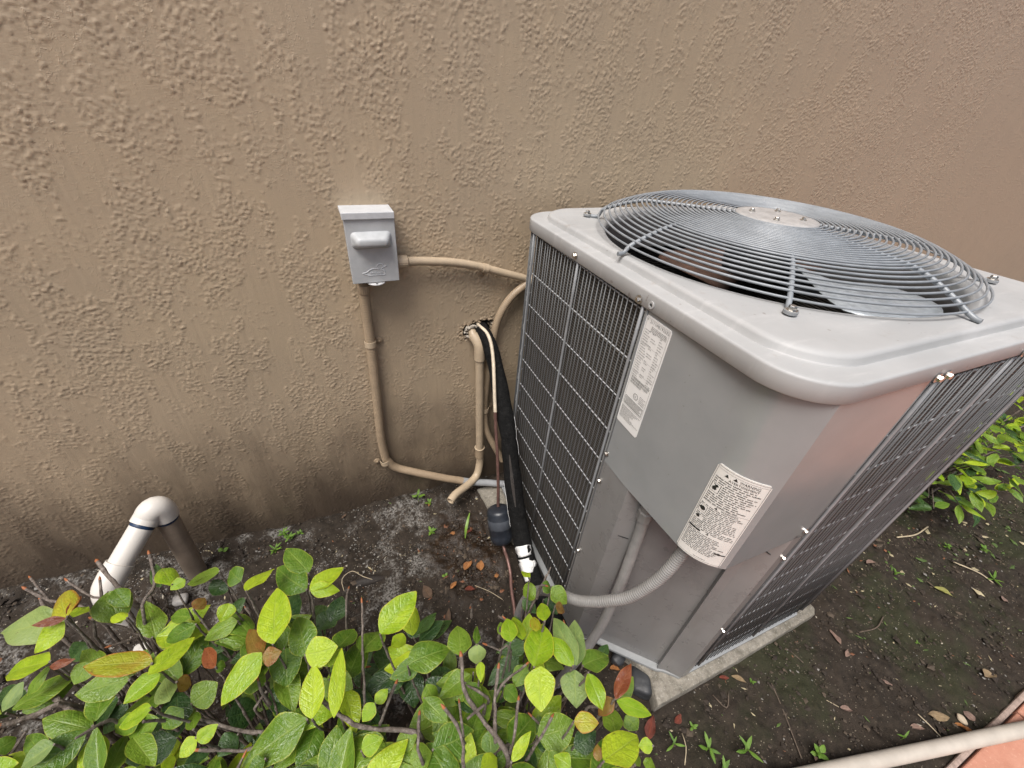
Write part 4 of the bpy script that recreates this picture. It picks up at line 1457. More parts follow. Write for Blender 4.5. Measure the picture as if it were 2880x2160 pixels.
def leaf_mat(name, dark, light, rim, rimw=0.86, gloss=0.37, trans=0.30, blush=0.0, vein=(0.34, 0.42, 0.10), veinw=0.32):
    t = NT(name)
    uv = t.coord('UV')
    s = t.n('ShaderNodeSeparateXYZ')
    t.set(s.inputs[0], uv)
    u = s.outputs[0]
    v = t.math('ABSOLUTE', t.math('MULTIPLY_ADD', s.outputs[1], 2.0, -1.0))
    oi = t.n('ShaderNodeObjectInfo').outputs['Random']
    c = t.coord('Object')
    c4 = t.n('ShaderNodeVectorMath', operation='ADD')
    t.set(c4.inputs[0], c)
    cmb = t.n('ShaderNodeCombineXYZ')
    t.set(cmb.inputs[0], t.math('MULTIPLY', oi, 37.0))
    t.set(cmb.inputs[1], t.math('MULTIPLY', oi, 91.0))
    t.set(c4.inputs[1], cmb.outputs[0])
    blotch = t.noise(c4.outputs[0], 3.2, 4)
    base = t.mix(t.smooth(t.math('ADD', t.math('MULTIPLY', blotch, 0.7), t.math('MULTIPLY', oi, 0.35)), 0.25, 0.78), dark, light)
    # side veins sweep forward from the midrib
    ph = t.math('MULTIPLY', t.math('SUBTRACT', u, t.math('MULTIPLY', v, 0.20)), 2 * PI * 7.5)
    sv = t.smooth(t.math('COSINE', ph), 0.80, 1.0)
    sv = t.math('MULTIPLY', sv, t.math('SUBTRACT', 1.0, t.smooth(v, 0.75, 0.98)))
    mr = t.math('SUBTRACT', 1.0, t.smooth(v, 0.02, 0.075))
    vn = t.math('MAXIMUM', t.math('MULTIPLY', sv, 0.55), mr)
    base = t.mix(t.math('MULTIPLY', vn, veinw), base, vein)
    edge_n = t.math('ADD', v, t.math('MULTIPLY', t.math('SUBTRACT', t.noise(c4.outputs[0], 7, 3), 0.5), 0.22))
    rimf = t.math('MAXIMUM', t.smooth(edge_n, rimw, 1.0), t.smooth(u, 0.93, 1.0))
    base = t.mix(t.math('MULTIPLY', rimf, 0.8), base, rim)
    if blush:
        bf = t.smooth(t.noise(c4.outputs[0], 2.2, 3), 0.48, 0.66)
        base = t.mix(t.math('MULTIPLY', bf, blush), base, rim)
    spot = t.smooth(t.noise(c4.outputs[0], 11, 3), 0.66, 0.73)
    base = t.mix(t.math('MULTIPLY', spot, 0.6), base, (0.10, 0.055, 0.02))
    hb = t.math('ADD', t.math('MULTIPLY', vn, -0.6), t.math('MULTIPLY', t.noise(c4.outputs[0], 13, 3), 0.5))
    t.p(base=base, rough=t.ramp(blotch, [(0.3, gloss - 0.14), (0.7, gloss + 0.06)]), spec=0.55, normal=t.bump(hb, 0.26, 0.05))
    tr = t.n('ShaderNodeBsdfTranslucent')
    t.set(tr.inputs['Color'], t.mix(0.5, base, light))
    mx = t.n('ShaderNodeMixShader')
    mx.inputs[0].default_value = trans
    t.t.links.new(t.b.outputs[0], mx.inputs[1])
    t.t.links.new(tr.outputs[0], mx.inputs[2])
    t.t.links.new(mx.outputs[0], t.out.inputs[0])
    return t.mat


LM = {
    'B': leaf_mat('new leaf', (0.215, 0.370, 0.014), (0.430, 0.570, 0.026), (0.50, 0.47, 0.045), 0.88, trans=0.34),
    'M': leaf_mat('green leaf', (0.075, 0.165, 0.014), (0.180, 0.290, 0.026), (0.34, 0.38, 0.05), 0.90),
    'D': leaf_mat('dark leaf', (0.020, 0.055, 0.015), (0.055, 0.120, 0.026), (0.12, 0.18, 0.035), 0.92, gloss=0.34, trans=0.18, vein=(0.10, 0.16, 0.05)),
    'Y': leaf_mat('yellowing leaf', (0.270, 0.300, 0.016), (0.430, 0.430, 0.028), (0.42, 0.130, 0.030), 0.80, blush=0.30),
    'R': leaf_mat('red young leaf', (0.150, 0.036, 0.016), (0.250, 0.075, 0.026), (0.30, 0.105, 0.035), 0.85, blush=0.3, vein=(0.33, 0.16, 0.06)),
    'O': leaf_mat('bronze leaf', (0.160, 0.095, 0.020), (0.255, 0.165, 0.030), (0.28, 0.080, 0.028), 0.80, blush=0.4, vein=(0.30, 0.20, 0.06)),
    'P': leaf_mat('pale old leaf', (0.150, 0.240, 0.070), (0.270, 0.360, 0.105), (0.27, 0.31, 0.11), 0.90, gloss=0.5),
}
LEAF = []
for k in range(6):
    m = leaf_mesh(40 + k, tipp=(1.0, 0.92, 1.08, 1.0, 0.95, 1.02)[k], wave=(0.012, 0.03, 0.02, 0.04, 0.015, 0.025)[k], fold=(0.10, 0.26, 0.05, 0.18, 0.32, 0.14)[k], curl=(0.14, 0.30, 0.38, 0.18, 0.10, 0.24)[k])
    m.materials.append(LM['M'])
    LEAF.append(m)
t = NT('grey brown bark')
c = t.coord('Object')
base = t.ramp(t.noise(t.mapping(c, (1, 1, 1)), 130, 5, 0.65), [(0.3, (0.060, 0.046, 0.036)), (0.55, (0.160, 0.132, 0.112)), (0.8, (0.33, 0.295, 0.265))])
t.p(base=base, rough=0.85, normal=t.bump(t.noise(c, 300, 4), 0.8, 0.003))
BARK = t.mat
BUD = simple('orange cut bud', (0.30, 0.10, 0.035), 0.6, var=0.3, scale=200)


def put_leaf(parent, P, Q, w, cls, nrm, k=None):
    ax = (Q - P)
    ln = ax.length
    x = ax / ln
    z = (nrm - x * nrm.dot(x)).normalized()
    y = z.cross(x)
    o = link('leaf', LEAF[random.randrange(6) if k is None else k], parent)
    loc = P - parent.location
    R3 = Matrix(((x.x, y.x, z.x), (x.y, y.y, z.y), (x.z, y.z, z.z)))
    sg = random.choice((-1, 1))
    o.matrix_local = Matrix.Translation(loc) @ R3.to_4x4() @ Matrix.Diagonal((ln, w * sg, (ln + w) * 0.5, 1))
    if sg < 0:
        o.matrix_local = Matrix.Translation(loc) @ R3.to_4x4() @ Matrix.Diagonal((ln, w, (ln + w) * 0.5, 1))
    o.material_slots[0].link = 'OBJECT'
    o.material_slots[0].material = LM[cls]
    return o


def branch(parent, pts, r0, r1, bud=False, name='branch', rough=0.0):
    q = spline([Vector(p) - parent.location for p in pts], 0.012)
    n = len(q)
    if rough:
        q = [p + Vector((random.uniform(-rough, rough), random.uniform(-rough, rough), random.uniform(-rough, rough))) for p in q]
    rr = [(r0 + (r1 - r0) * k / max(1, n - 1)) * (1 + 0.22 * math.sin(k * 1.9) * math.sin(k * 0.7)) for k in range(n)]
    m = MB().tube(q, rr, 7)
    if bud:
        d = (q[-1] - q[-2]).normalized()
        m.lathe([(r1 * 0.9, -0.002), (r1 * 1.0, 0.003), (r1 * 0.7, 0.006), (0.0003, 0.009)], at(q[-1], d), 7, mi=1)
    return m.obj(name, [BARK, BUD], parent, smooth=True, angle=60)


HERO = """-521,-623,719,-632,-590,694,60,P;-497,-643,756,-545,-559,732,41,Y;-499,-639,753,-499,-592,740,13,R;-477,-670,787,-519,-666,790,14,R;-487,-664,771,-527,-689,750,32,B;-486,-651,761,-479,-624,743,25,B;-502,-709,747,-580,-684,721,43,B;-492,-726,759,-458,-733,768,13,R;-349,-784,773,-439,-750,777,41,Y;-352,-799,772,-305,-749,750,32,B;-344,-794,752,-387,-816,749,33,B;-411,-756,699,-479,-752,705,44,M;-325,-701,705,-382,-701,679,32,M;-186,-817,764,-183,-714,762,57,B;-203,-821,760,-265,-865,738,47,B;-208,-819,739,-245,-740,713,31,O;-203,-829,757,-175,-835,764,28,O;-186,-794,692,-184,-850,675,54,M;-144,-705,706,-206,-624,700,55,M;-139,-670,705,-177,-597,711,49,M;-129,-744,760,-70,-709,748,38,B;-128,-744,764,-80,-756,752,28,B;-309,-583,676,-372,-574,659,39,M;-228,-712,773,-193,-655,744,34,B;-268,-617,672,-297,-580,668,39,M;-259,-711,751,-272,-736,744,29,B;-278,-619,609,-320,-633,593,34,D;-315,-574,630,-343,-589,608,41,D;-352,-642,757,-388,-569,735,36,B;-439,-535,615,-467,-452,597,28,D;-334,-637,754,-354,-650,756,24,B;-410,-679,753,-442,-657,746,20,B;-479,-578,706,-456,-631,680,61,M;-329,-695,722,-369,-667,702,26,O;-314,-701,751,-300,-681,746,24,O;-267,-818,759,-293,-771,743,23,R;-268,-817,757,-256,-816,746,17,R;-347,-719,592,-290,-665,591,61,D;-147,-828,706,-163,-757,716,52,M;-139,-855,769,-92,-866,780,47,B;-139,-731,591,-158,-662,573,53,D;-114,-746,629,-89,-699,631,41,D;-135,-942,756,-128,-872,766,37,B;-105,-956,765,-84,-864,769,24,B;-155,-914,682,-254,-928,660,62,M;-326,-807,738,-314,-809,713,24,O;-322,-823,685,-286,-811,696,45,M;-295,-831,603,-252,-821,574,52,D;-342,-819,712,-367,-766,689,37,P;-325,-834,701,-358,-844,687,34,M;-364,-828,682,-419,-819,656,34,M;-335,-852,779,-377,-854,767,28,B;-470,-725,598,-531,-745,571,48,D;-458,-736,592,-497,-766,569,29,D;-309,-867,697,-324,-828,673,21,M;-287,-898,742,-310,-910,732,23,B;-282,-908,750,-257,-901,762,22,B;-370,-826,595,-447,-830,587,48,D;-531,-725,741,-554,-753,728,22,P;-551,-797,710,-536,-783,700,25,M;-474,-822,720,-514,-830,707,29,P;-504,-770,591,-538,-790,579,33,D;-214,-940,680,-236,-948,687,24,M;-329,-891,623,-328,-860,614,35,D;-321,-923,741,-320,-899,722,17,B;-542,-675,680,-581,-697,658,27,M;-462,-713,679,-507,-665,686,34,M;-546,-598,596,-583,-606,568,39,D;-289,-722,627,-349,-681,621,42,D;-257,-724,710,-314,-728,697,36,M;-201,-714,626,-173,-652,624,41,D;-259,-781,622,-291,-778,623,33,D;-388,-815,690,-435,-813,664,31,M;-397,-835,678,-357,-888,685,33,M;-269,-872,626,-293,-892,635,35,D;-502,-818,683,-540,-774,681,27,M;-471,-574,702,-444,-617,699,34,M;-211,-844,703,-252,-819,695,33,M;-473,-701,696,-490,-728,695,36,M;-188,-818,601,-222,-834,609,40,D;-114,-880,708,-145,-889,681,33,M;-24,-872,779,47,-828,789,52,B;-61,-854,697,-21,-811,669,50,M;-101,-835,706,-69,-799,681,43,M;-136,-752,629,-105,-716,627,45,D;8,-866,592,-55,-808,569,48,D;9,-903,695,88,-896,689,54,M;7,-878,620,-71,-890,629,50,D;13,-875,599,7,-930,569,50,D;-5,-883,777,12,-893,747,26,B;36,-912,625,78,-982,600,47,D;24,-962,702,49,-1008,705,33,M;97,-926,705,111,-871,698,46,M;125,-935,745,116,-958,724,32,P;131,-916,697,147,-880,681,15,M;117,-972,776,107,-999,778,15,B;177,-958,759,189,-914,751,31,B;203,-956,741,212,-901,712,26,B;239,-924,614,180,-914,604,32,D;213,-943,625,141,-961,620,37,D;202,-1003,746,253,-941,731,53,B;205,-1012,771,181,-1064,763,51,B;266,-1025,740,254,-970,746,33,Y;244,-954,773,262,-911,747,26,B;225,-960,762,238,-930,748,21,Y;273,-1026,741,277,-933,725,39,P;278,-1021,719,322,-950,710,38,P;292,-1024,709,362,-1019,683,39,M;275,-1026,715,249,-1071,711,51,P;272,-1052,775,270,-1101,767,35,B;295,-1096,767,347,-1066,773,23,R;300,-1093,751,272,-1096,724,24,O;293,-1101,775,343,-1135,753,23,B;328,-1090,682,378,-1068,687,26,M;223,-1094,757,257,-1111,760,28,Y;181,-1075,677,246,-1085,683,56,M;134,-1066,677,195,-1042,653,50,M;20,-1028,690,89,-1028,674,54,M;100,-1069,692,110,-1042,700,30,M;236,-1151,768,316,-1141,739,47,B;320,-1164,752,302,-1155,745,20,B;238,-1146,739,247,-1128,740,14,O;74,-1091,759,106,-1085,733,29,B;118,-1098,750,158,-1079,755,18,B;-48,-957,754,-27,-946,756,19,B;-47,-965,779,-67,-979,776,22,B;-144,-943,617,-93,-971,613,50,D;-78,-1005,683,-13,-1018,691,49,M;-32,-1005,689,1,-1004,697,29,M;-74,-1005,752,-45,-1004,759,27,B;-15,-1032,701,19,-1033,697,36,M;331,-796,548,298,-792,524,43,M;347,-800,561,365,-820,546,33,M;365,-813,556,390,-855,532,42,M;310,-795,603,306,-760,579,17,B;310,-783,482,332,-820,460,32,D;357,-805,486,379,-845,472,36,D;335,-874,603,357,-888,588,25,O;94,-966,695,111,-1006,669,35,M;104,-938,606,76,-991,615,38,D;144,-985,597,179,-965,595,33,D;157,-992,683,172,-1018,666,27,M;212,-1089,591,212,-1047,562,34,D;198,-1114,708,176,-1122,713,29,M;244,-1103,622,291,-1100,626,36,D;291,-1126,708,311,-1084,685,34,M;327,-1110,693,337,-1134,684,29,M;-125,-814,693,-106,-861,702,36,M;-97,-801,620,-115,-863,631,36,D;-112,-875,745,-86,-851,742,18,B;-110,-870,697,-83,-902,698,32,M;43,-830,615,24,-798,620,29,D;109,-1010,602,112,-965,611,38,D;319,-1181,686,337,-1169,681,20,M;187,-1140,776,173,-1119,775,24,B;288,-1170,732,311,-1161,712,14,O;188,-918,683,192,-887,679,21,M;213,-1000,630,187,-969,638,32,D;204,-978,686,174,-998,673,31,M;60,-935,623,92,-913,605,33,D;32,-940,686,39,-973,657,30,M;-26,-868,597,-18,-902,590,36,D;359,-1005,618,396,-987,614,22,D"""
SHRUBS = [
    ('leafy green shrub below the white pipe trap with bare twigs poking out', (-0.50, -0.74), -9.0, -0.36),
    ('bushy green shrub at the bottom left of centre with broad yellow green leaves', (-0.22, -0.86), -0.36, -0.045),
    ('leafy green shrub reaching the corner of the air conditioner with cut bare stems', (0.14, -1.02), -0.045, 9.0),
]
shr = []
for lab, (rx, ry), a, b in SHRUBS:
    s = thing('shrub', lab, 'shrub', (rx, ry, float(gh(rx, ry))), group='shrubs in the bed in front of the wall')
    shr.append((s, a, b, Vector((rx, ry, float(gh(rx, ry))))))


def owner(x):
    for s, a, b, r in shr:
        if a <= x < b:
            return s, r
    return shr[-1][0], shr[-1][3]


nodes = {0: [], 1: [], 2: []}
for row in HERO.split(';'):
    v = row.split(',')
    P = Vector([float(q) / 1000 for q in v[:3]])
    Q = Vector([float(q) / 1000 for q in v[3:6]])
    w, cls = float(v[6]) / 1000, v[7]
    if (cls in 'OY' and random.random() < 0.45) or (cls == 'R' and random.random() < 0.25):
        cls = 'B' if cls == 'Y' else 'M'
    s, root = owner(P.x)
    view = (CAMP - (P + Q) / 2).normalized()
    nrm = (Vector((0, 0, 1)) * 0.75 + view * 0.65 + Vector((random.uniform(-.5, .5), random.uniform(-.5, .5), random.uniform(-.1, .1)))).normalized()
    put_leaf(s, P, Q, w, cls, nrm)
    si = [q[0] for q in shr].index(s)
    for nd in nodes[si]:
        if (nd - P).length < 0.035:
            break
    else:
        nodes[si].append(P.copy())
# a stem to every leaf cluster
for si, (s, a, b, root) in enumerate(shr):
    for nd in nodes[si]:
        # lean out of the root, then up
        sub = root + Vector((random.uniform(-.09, .09), random.uniform(-.09, .09), 0.02))
        mid = sub.lerp(nd, 0.55) + Vector((random.uniform(-.03, .03), random.uniform(-.03, .03), -0.05))
        low = nd + (mid - nd) * 0.12 + Vector((0, 0, -0.03))
        branch(s, [sub, mid, low, nd], 0.0042, 0.0016, rough=0.0006)
# bare and cut twigs standing out of the hedge
TW = [(2, 0.74, [(95, -941), (87, -981), (101, -1019), (126, -1082)], .0042), (2, 0.74, [(140, -938), (163, -948), (186, -951)], .0022), (2, 0.75, [(47, -1001), (63, -1037), (55, -1077)], .0032),
      (2, 0.75, [(71, -1006), (66, -1038)], .0022), (2, 0.74, [(198, -1074), (161, -1092)], .0028), (2, 0.75, [(156, -1037), (130, -1078)], .0028), (2, 0.72, [(150, -974), (131, -1009), (111, -1064)], .0034),
      (2, 0.72, [(196, -988), (136, -1003)], .0026), (1, 0.74, [(-67, -753), (-78, -791)], .0022), (1, 0.72, [(-47, -775), (-61, -865), (-69, -924)], .0024), (1, 0.73, [(-125, -914), (-95, -946), (-62, -966), (9, -1000)], .0040),
      (2, 0.73, [(11, -990), (1, -1039)], .0030), (1, 0.73, [(-16, -935), (-43, -965)], .0030), (0, 0.62, [(-677, -446), (-645, -471), (-559, -531)], .0036), (0, 0.62, [(-677, -422), (-643, -471)], .0026),
      (0, 0.60, [(-657, -466), (-614, -543)], .0040), (0, 0.62, [(-610, -454), (-564, -498), (-511, -529)], .0026), (0, 0.72, [(-420, -529), (-408, -590), (-423, -639)], .0034), (0, 0.66, [(-542, -461), (-490, -540), (-448, -598)], .0048),
      (0, 0.68, [(-514, -526), (-503, -591), (-516, -614)], .0028), (0, 0.6, [(-552, -550), (-482, -596), (-428, -651)], .0034), (0, 0.6, [(-505, -623), (-458, -603), (-433, -554)], .0030), (0, 0.6, [(-444, -597), (-462, -534)], .0026),
      (0, 0.66, [(-591, -735), (-561, -727), (-523, -722)], .0050), (0, 0.62, [(-554, -699), (-507, -746)], .0054), (1, 0.65, [(-264, -666), (-250, -698)], .0024), (1, 0.66, [(-320, -835), (-257, -876), (-220, -892)], .0034),
      (1, 0.66, [(-311, -883), (-255, -902), (-217, -905)], .0030), (1, 0.70, [(-130, -904), (-103, -933)], .0032)]
for si, z, pts, r in TW:
    s, _, _, root = shr[si]
    p3 = [Vector((p[0] / 1000, p[1] / 1000, z - 0.022 * k)) for k, p in enumerate(pts)]
    end = p3[-1]
    tail = [end.lerp(root, 0.35) + Vector((0, 0, -0.10)), root + Vector((random.uniform(-.05, .05), random.uniform(-.05, .05), 0.05))]
    branch(s, (p3 + tail)[::-1], r * 1.5, r * 0.8, bud=True, rough=0.0009)
# clipped spurs
for k in range(54):
    si = random.choice((0, 1, 1, 2, 2, 2))
    s, a, b, root = shr[si]
    x = random.uniform(max(a, -0.85), min(b, 0.30))
    y = random.uniform(-1.22, -0.80) if si else random.uniform(-0.95, -0.62)
    z = random.uniform(0.60, 0.715)
    p0 = Vector((x, y, z))
    d = Vector((random.uniform(-1, 1), random.uniform(-0.6, 1), random.uniform(0.1, 1.1))).normalized()
    branch(s, [p0 - Vector((0, 0, 0.05)), p0, p0 + d * random.uniform(0.02, 0.05)], 0.0032, 0.0019, bud=random.random() < 0.6, rough=0.0008)


def whorl(s, p, d, n, l0, l1, classes, wr=(0.42, 0.6)):
    """pairs of leaves round the end of a shoot"""
    for k in range(n):
        a = random.random() * 2 * PI
        out = Vector((math.cos(a), math.sin(a), random.uniform(-0.35, 0.45))).normalized()
        ln = random.uniform(l0, l1)
        q = p - d * (0.02 * (k // 2))
        nrm = (Vector((0, 0, 1)) + out * -0.25 + Vector((random.uniform(-.4, .4), random.uniform(-.4, .4), 0))).normalized()
        put_leaf(s, q + out * 0.006, q + out * (ln + 0.006), ln * random.uniform(*wr), random.choice(classes), nrm)


# shaded shoots that fill the hedge below its top
for si, (s, a, b, root) in enumerate(shr):
    for k in range(20):
        lox, hix = max(a, -1.15), min(b, 0.27)
        x = random.uniform(lox, hix)
        yb = (-0.60 - 0.16 * sstep(x, -0.4, 0.0)) if x < 0.05 else -0.84
        y = random.uniform(-1.32, yb)
        z = random.uniform(0.30, 0.60) - 0.12 * max(0, (y + 0.85) / 0.25)
        p = Vector((x, y, z))
        mid = root.lerp(p, 0.6) + Vector((random.uniform(-.05, .05), random.uniform(-.05, .05), -0.03))
        branch(s, [root + Vector((random.uniform(-.06, .06), random.uniform(-.06, .06), 0)), mid, p], 0.0045, 0.0018)
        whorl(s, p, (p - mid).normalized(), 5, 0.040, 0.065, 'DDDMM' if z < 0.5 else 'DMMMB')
# upper filler shoots, just under the sunlit top
for si, (s, a, b, root) in enumerate(shr):
    for k in range((34, 32, 30)[si]):
        x = random.uniform(max(a, -0.95), min(b, 0.29))
        yb = (-0.66 - 0.16 * sstep(x, -0.4, 0.0)) if x < 0.05 else -0.90
        y = random.uniform(-1.25, yb)
        z = random.uniform(0.58, 0.70) - (0.12 if x > 0.2 and y > -0.95 else 0)
        p = Vector((x, y, z))
        mid = root.lerp(p, 0.6) + Vector((random.uniform(-.04, .04), random.uniform(-.04, .04), -0.03))
        branch(s, [root + Vector((random.uniform(-.06, .06), random.uniform(-.06, .06), 0)), mid, p], 0.004, 0.0017)
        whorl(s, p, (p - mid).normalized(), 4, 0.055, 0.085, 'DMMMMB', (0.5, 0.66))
s, a, b, root = shr[2]
for k in range(3):
    br_ = [root + Vector((0.02 * k, 0.03 * k, 0)), Vector((0.25, -0.86, 0.35)), Vector((0.345 + 0.02 * k, -0.80 + 0.015 * k, 0.56))]
    branch(s, br_, 0.004, 0.002, rough=0.0008)

# shrub beyond the unit on the right
fx, fy = 2.70, -0.80
fs_ = thing('shrub', 'low green shrub beyond the far side of the air conditioner at the right edge', 'shrub', (fx, fy, float(gh(fx, fy))))
froot = Vector((fx, fy, 0))
for k in range(99):
    a = random.uniform(-1.15 * PI, 0.1 * PI)
    rr = math.sqrt(random.random())
    x, y = fx + 0.66 * rr * math.cos(a), fy + 0.27 * rr * math.sin(a)
    z = random.uniform(0.06, 0.66) * (1 - 0.30 * rr) + 0.03
    p = Vector((x, y, z))
    mid = froot.lerp(p, 0.55) + Vector((0, 0, 0.03))
    if k % 4 == 0:
        branch(fs_, [froot + Vector((random.uniform(-.08, .08), random.uniform(-.08, .08), 0)), mid, p], 0.005, 0.0018)
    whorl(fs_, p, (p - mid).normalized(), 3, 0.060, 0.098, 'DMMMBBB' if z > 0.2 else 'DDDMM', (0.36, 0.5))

# ------------------------------------------------------------------ stones
def stone(label, loc, dims, mat, seed, rot=0.0, cat='stone', name='stone', flat=0.0):
    bm = bmesh.new()
    bmesh.ops.create_icosphere(bm, subdivisions=3, radius=1.0)
    rg5 = random.Random(seed)
    ph = [rg5.random() * 6 for _ in range(6)]
    for v in bm.verts:
        c_ = v.co
        if flat:
            m_ = max(abs(c_.x), abs(c_.y), abs(c_.z)) ** flat
            c_ = c_ / m_
        d = 1 + 0.07 * math.sin(3 * c_.x + ph[0]) + 0.06 * math.sin(3.4 * c_.y + ph[1]) + 0.05 * math.sin(5 * c_.z + 4 * c_.x + ph[2])
        v.co = Vector((c_.x * dims[0] * d, c_.y * dims[1] * d, c_.z * dims[2] * d))
    me = bpy.data.meshes.new(name)
    bm.to_mesh(me)
    bm.free()
    me.polygons.foreach_set('use_smooth', [True] * len(me.polygons))
    me.materials.append(mat)
    o = link(name, me)
    o.location = loc
    o.rotation_euler = (rg5.uniform(-.15, .15), rg5.uniform(-.15, .15), rot)
    return tag(o, label, cat)


TANST = simple('tan pebble', (0.20, 0.155, 0.09), 0.55, var=0.3, scale=60, bump=0.3)
BLKST = simple('dark slate', (0.032, 0.034, 0.037), 0.5, var=0.35, scale=30, bump=0.4, bscale=80)
stone('rounded tan pebble leaning on the foot of the corner panel', (0.734, -0.927, 0.024), (0.026, 0.019, 0.022), TANST, 1, 0.5)
stone('tiny reddish pebble beside the tan one at the foot of the unit', (0.757, -0.964, 0.020), (0.009, 0.008, 0.008), simple('red pebble', (0.26, 0.12, 0.075), 0.6), 2)
stone('dark grey stone block half hidden by leaves at the corner of the concrete pad', (0.698, -0.966, 0.004), (0.046, 0.034, 0.026), BLKST, 3, 0.9, flat=0.65)
stone('small black stone by the leaves under the recessed corner', (0.662, -0.885, 0.014), (0.026, 0.020, 0.016), BLKST, 4, 0.2, flat=0.4)
stone('pale chip of rock behind the far left shrub', (-0.70, -0.335, 0.085), (0.022, 0.016, 0.014), simple('white chip', (0.55, 0.53, 0.49), 0.7, var=0.2), 5, flat=0.5)
stone('whitish stone at the foot of the white plastic trap', (-0.62, -0.215, 0.095), (0.020, 0.016, 0.016), simple('whitish stone', (0.50, 0.48, 0.45), 0.8, var=0.25, bump=0.4), 6, flat=0.4)
stone('dark lump of wet wood on the mud behind the centre shrub', (-0.055, -0.335, 0.040), (0.062, 0.020, 0.016), simple('rotten wood', (0.018, 0.013, 0.010), 0.7, var=0.4, bump=0.6), 7, -0.15, 'wood', 'wood_lump')
stone('flat grey pebble on the mossy soil right of the walkway corner', (1.60, -1.447, 0.008), (0.013, 0.014, 0.006), simple('cream pebble', (0.40, 0.33, 0.24), 0.7), 8)

# ------------------------------------------------------------------ fallen leaves, twigs and weeds
def dead_mat(name, a, b):
    t = NT(name)
    c = t.coord('Object')
    s = t.n('ShaderNodeSeparateXYZ')
    t.set(s.inputs[0], t.coord('UV'))
    v = t.math('ABSOLUTE', t.math('MULTIPLY_ADD', s.outputs[1], 2.0, -1.0))
    base = t.ramp(t.noise(c, 5, 5, 0.65), [(0.3, a), (0.7, b)])
    base = t.mix(t.math('MULTIPLY', t.math('SUBTRACT', 1.0, t.smooth(v, 0.02, 0.08)), 0.5), base, tuple(min(1, x * 1.4) for x in b))
    t.p(base=base, rough=0.55, normal=t.bump(t.noise(c, 25, 3), 0.5, 0.03))
    return t.mat


DM = {'o': dead_mat('orange dead leaf', (0.24, 0.090, 0.025), (0.42, 0.19, 0.065)), 'r': dead_mat('red dead leaf', (0.10, 0.022, 0.014), (0.20, 0.05, 0.028)),
      't': dead_mat('tan dead leaf', (0.20, 0.14, 0.075), (0.33, 0.24, 0.14)), 'p': dead_mat('pinkish dead leaf', (0.17, 0.110, 0.085), (0.29, 0.195, 0.155)),
      'b': dead_mat('brown dead leaf', (0.075, 0.045, 0.028), (0.15, 0.095, 0.06)), 'y': dead_mat('yellow green dead leaf', (0.22, 0.22, 0.06), (0.33, 0.31, 0.10))}
DL = []
for k in range(4):
    m = leaf_mesh(90 + k, tipp=(1.0, 0.85, 1.1, 0.95)[k], wave=0.05 + 0.02 * k, fold=(0.35, 0.6, 0.2, 0.5)[k], curl=(-0.5, -0.25, 0.5, -0.7)[k])
    m.materials.append(DM['b'])
    DL.append(m)


def dead(label, x, y, ln, ratio, ang, col_, k=0, dz=0.006):
    o = link('fallen_leaf', DL[k % 4])
    z = float(gh(x, y)) + dz
    if Vector((x - 0.0, 0)).length < 0:
        z = 0
    o.matrix_world = Matrix.Translation((x, y, z)) @ Euler((random.uniform(-.3, .3), random.uniform(-.25, .25), ang)).to_matrix().to_4x4() @ Matrix.Diagonal((ln, ln * ratio, ln * 0.6, 1)) @ Matrix.Translation((-0.5, 0, 0))
    o.material_slots[0].link = 'OBJECT'
    o.material_slots[0].material = DM[col_]
    return tag(o, label, 'leaf', 'fallen leaves on the soil')


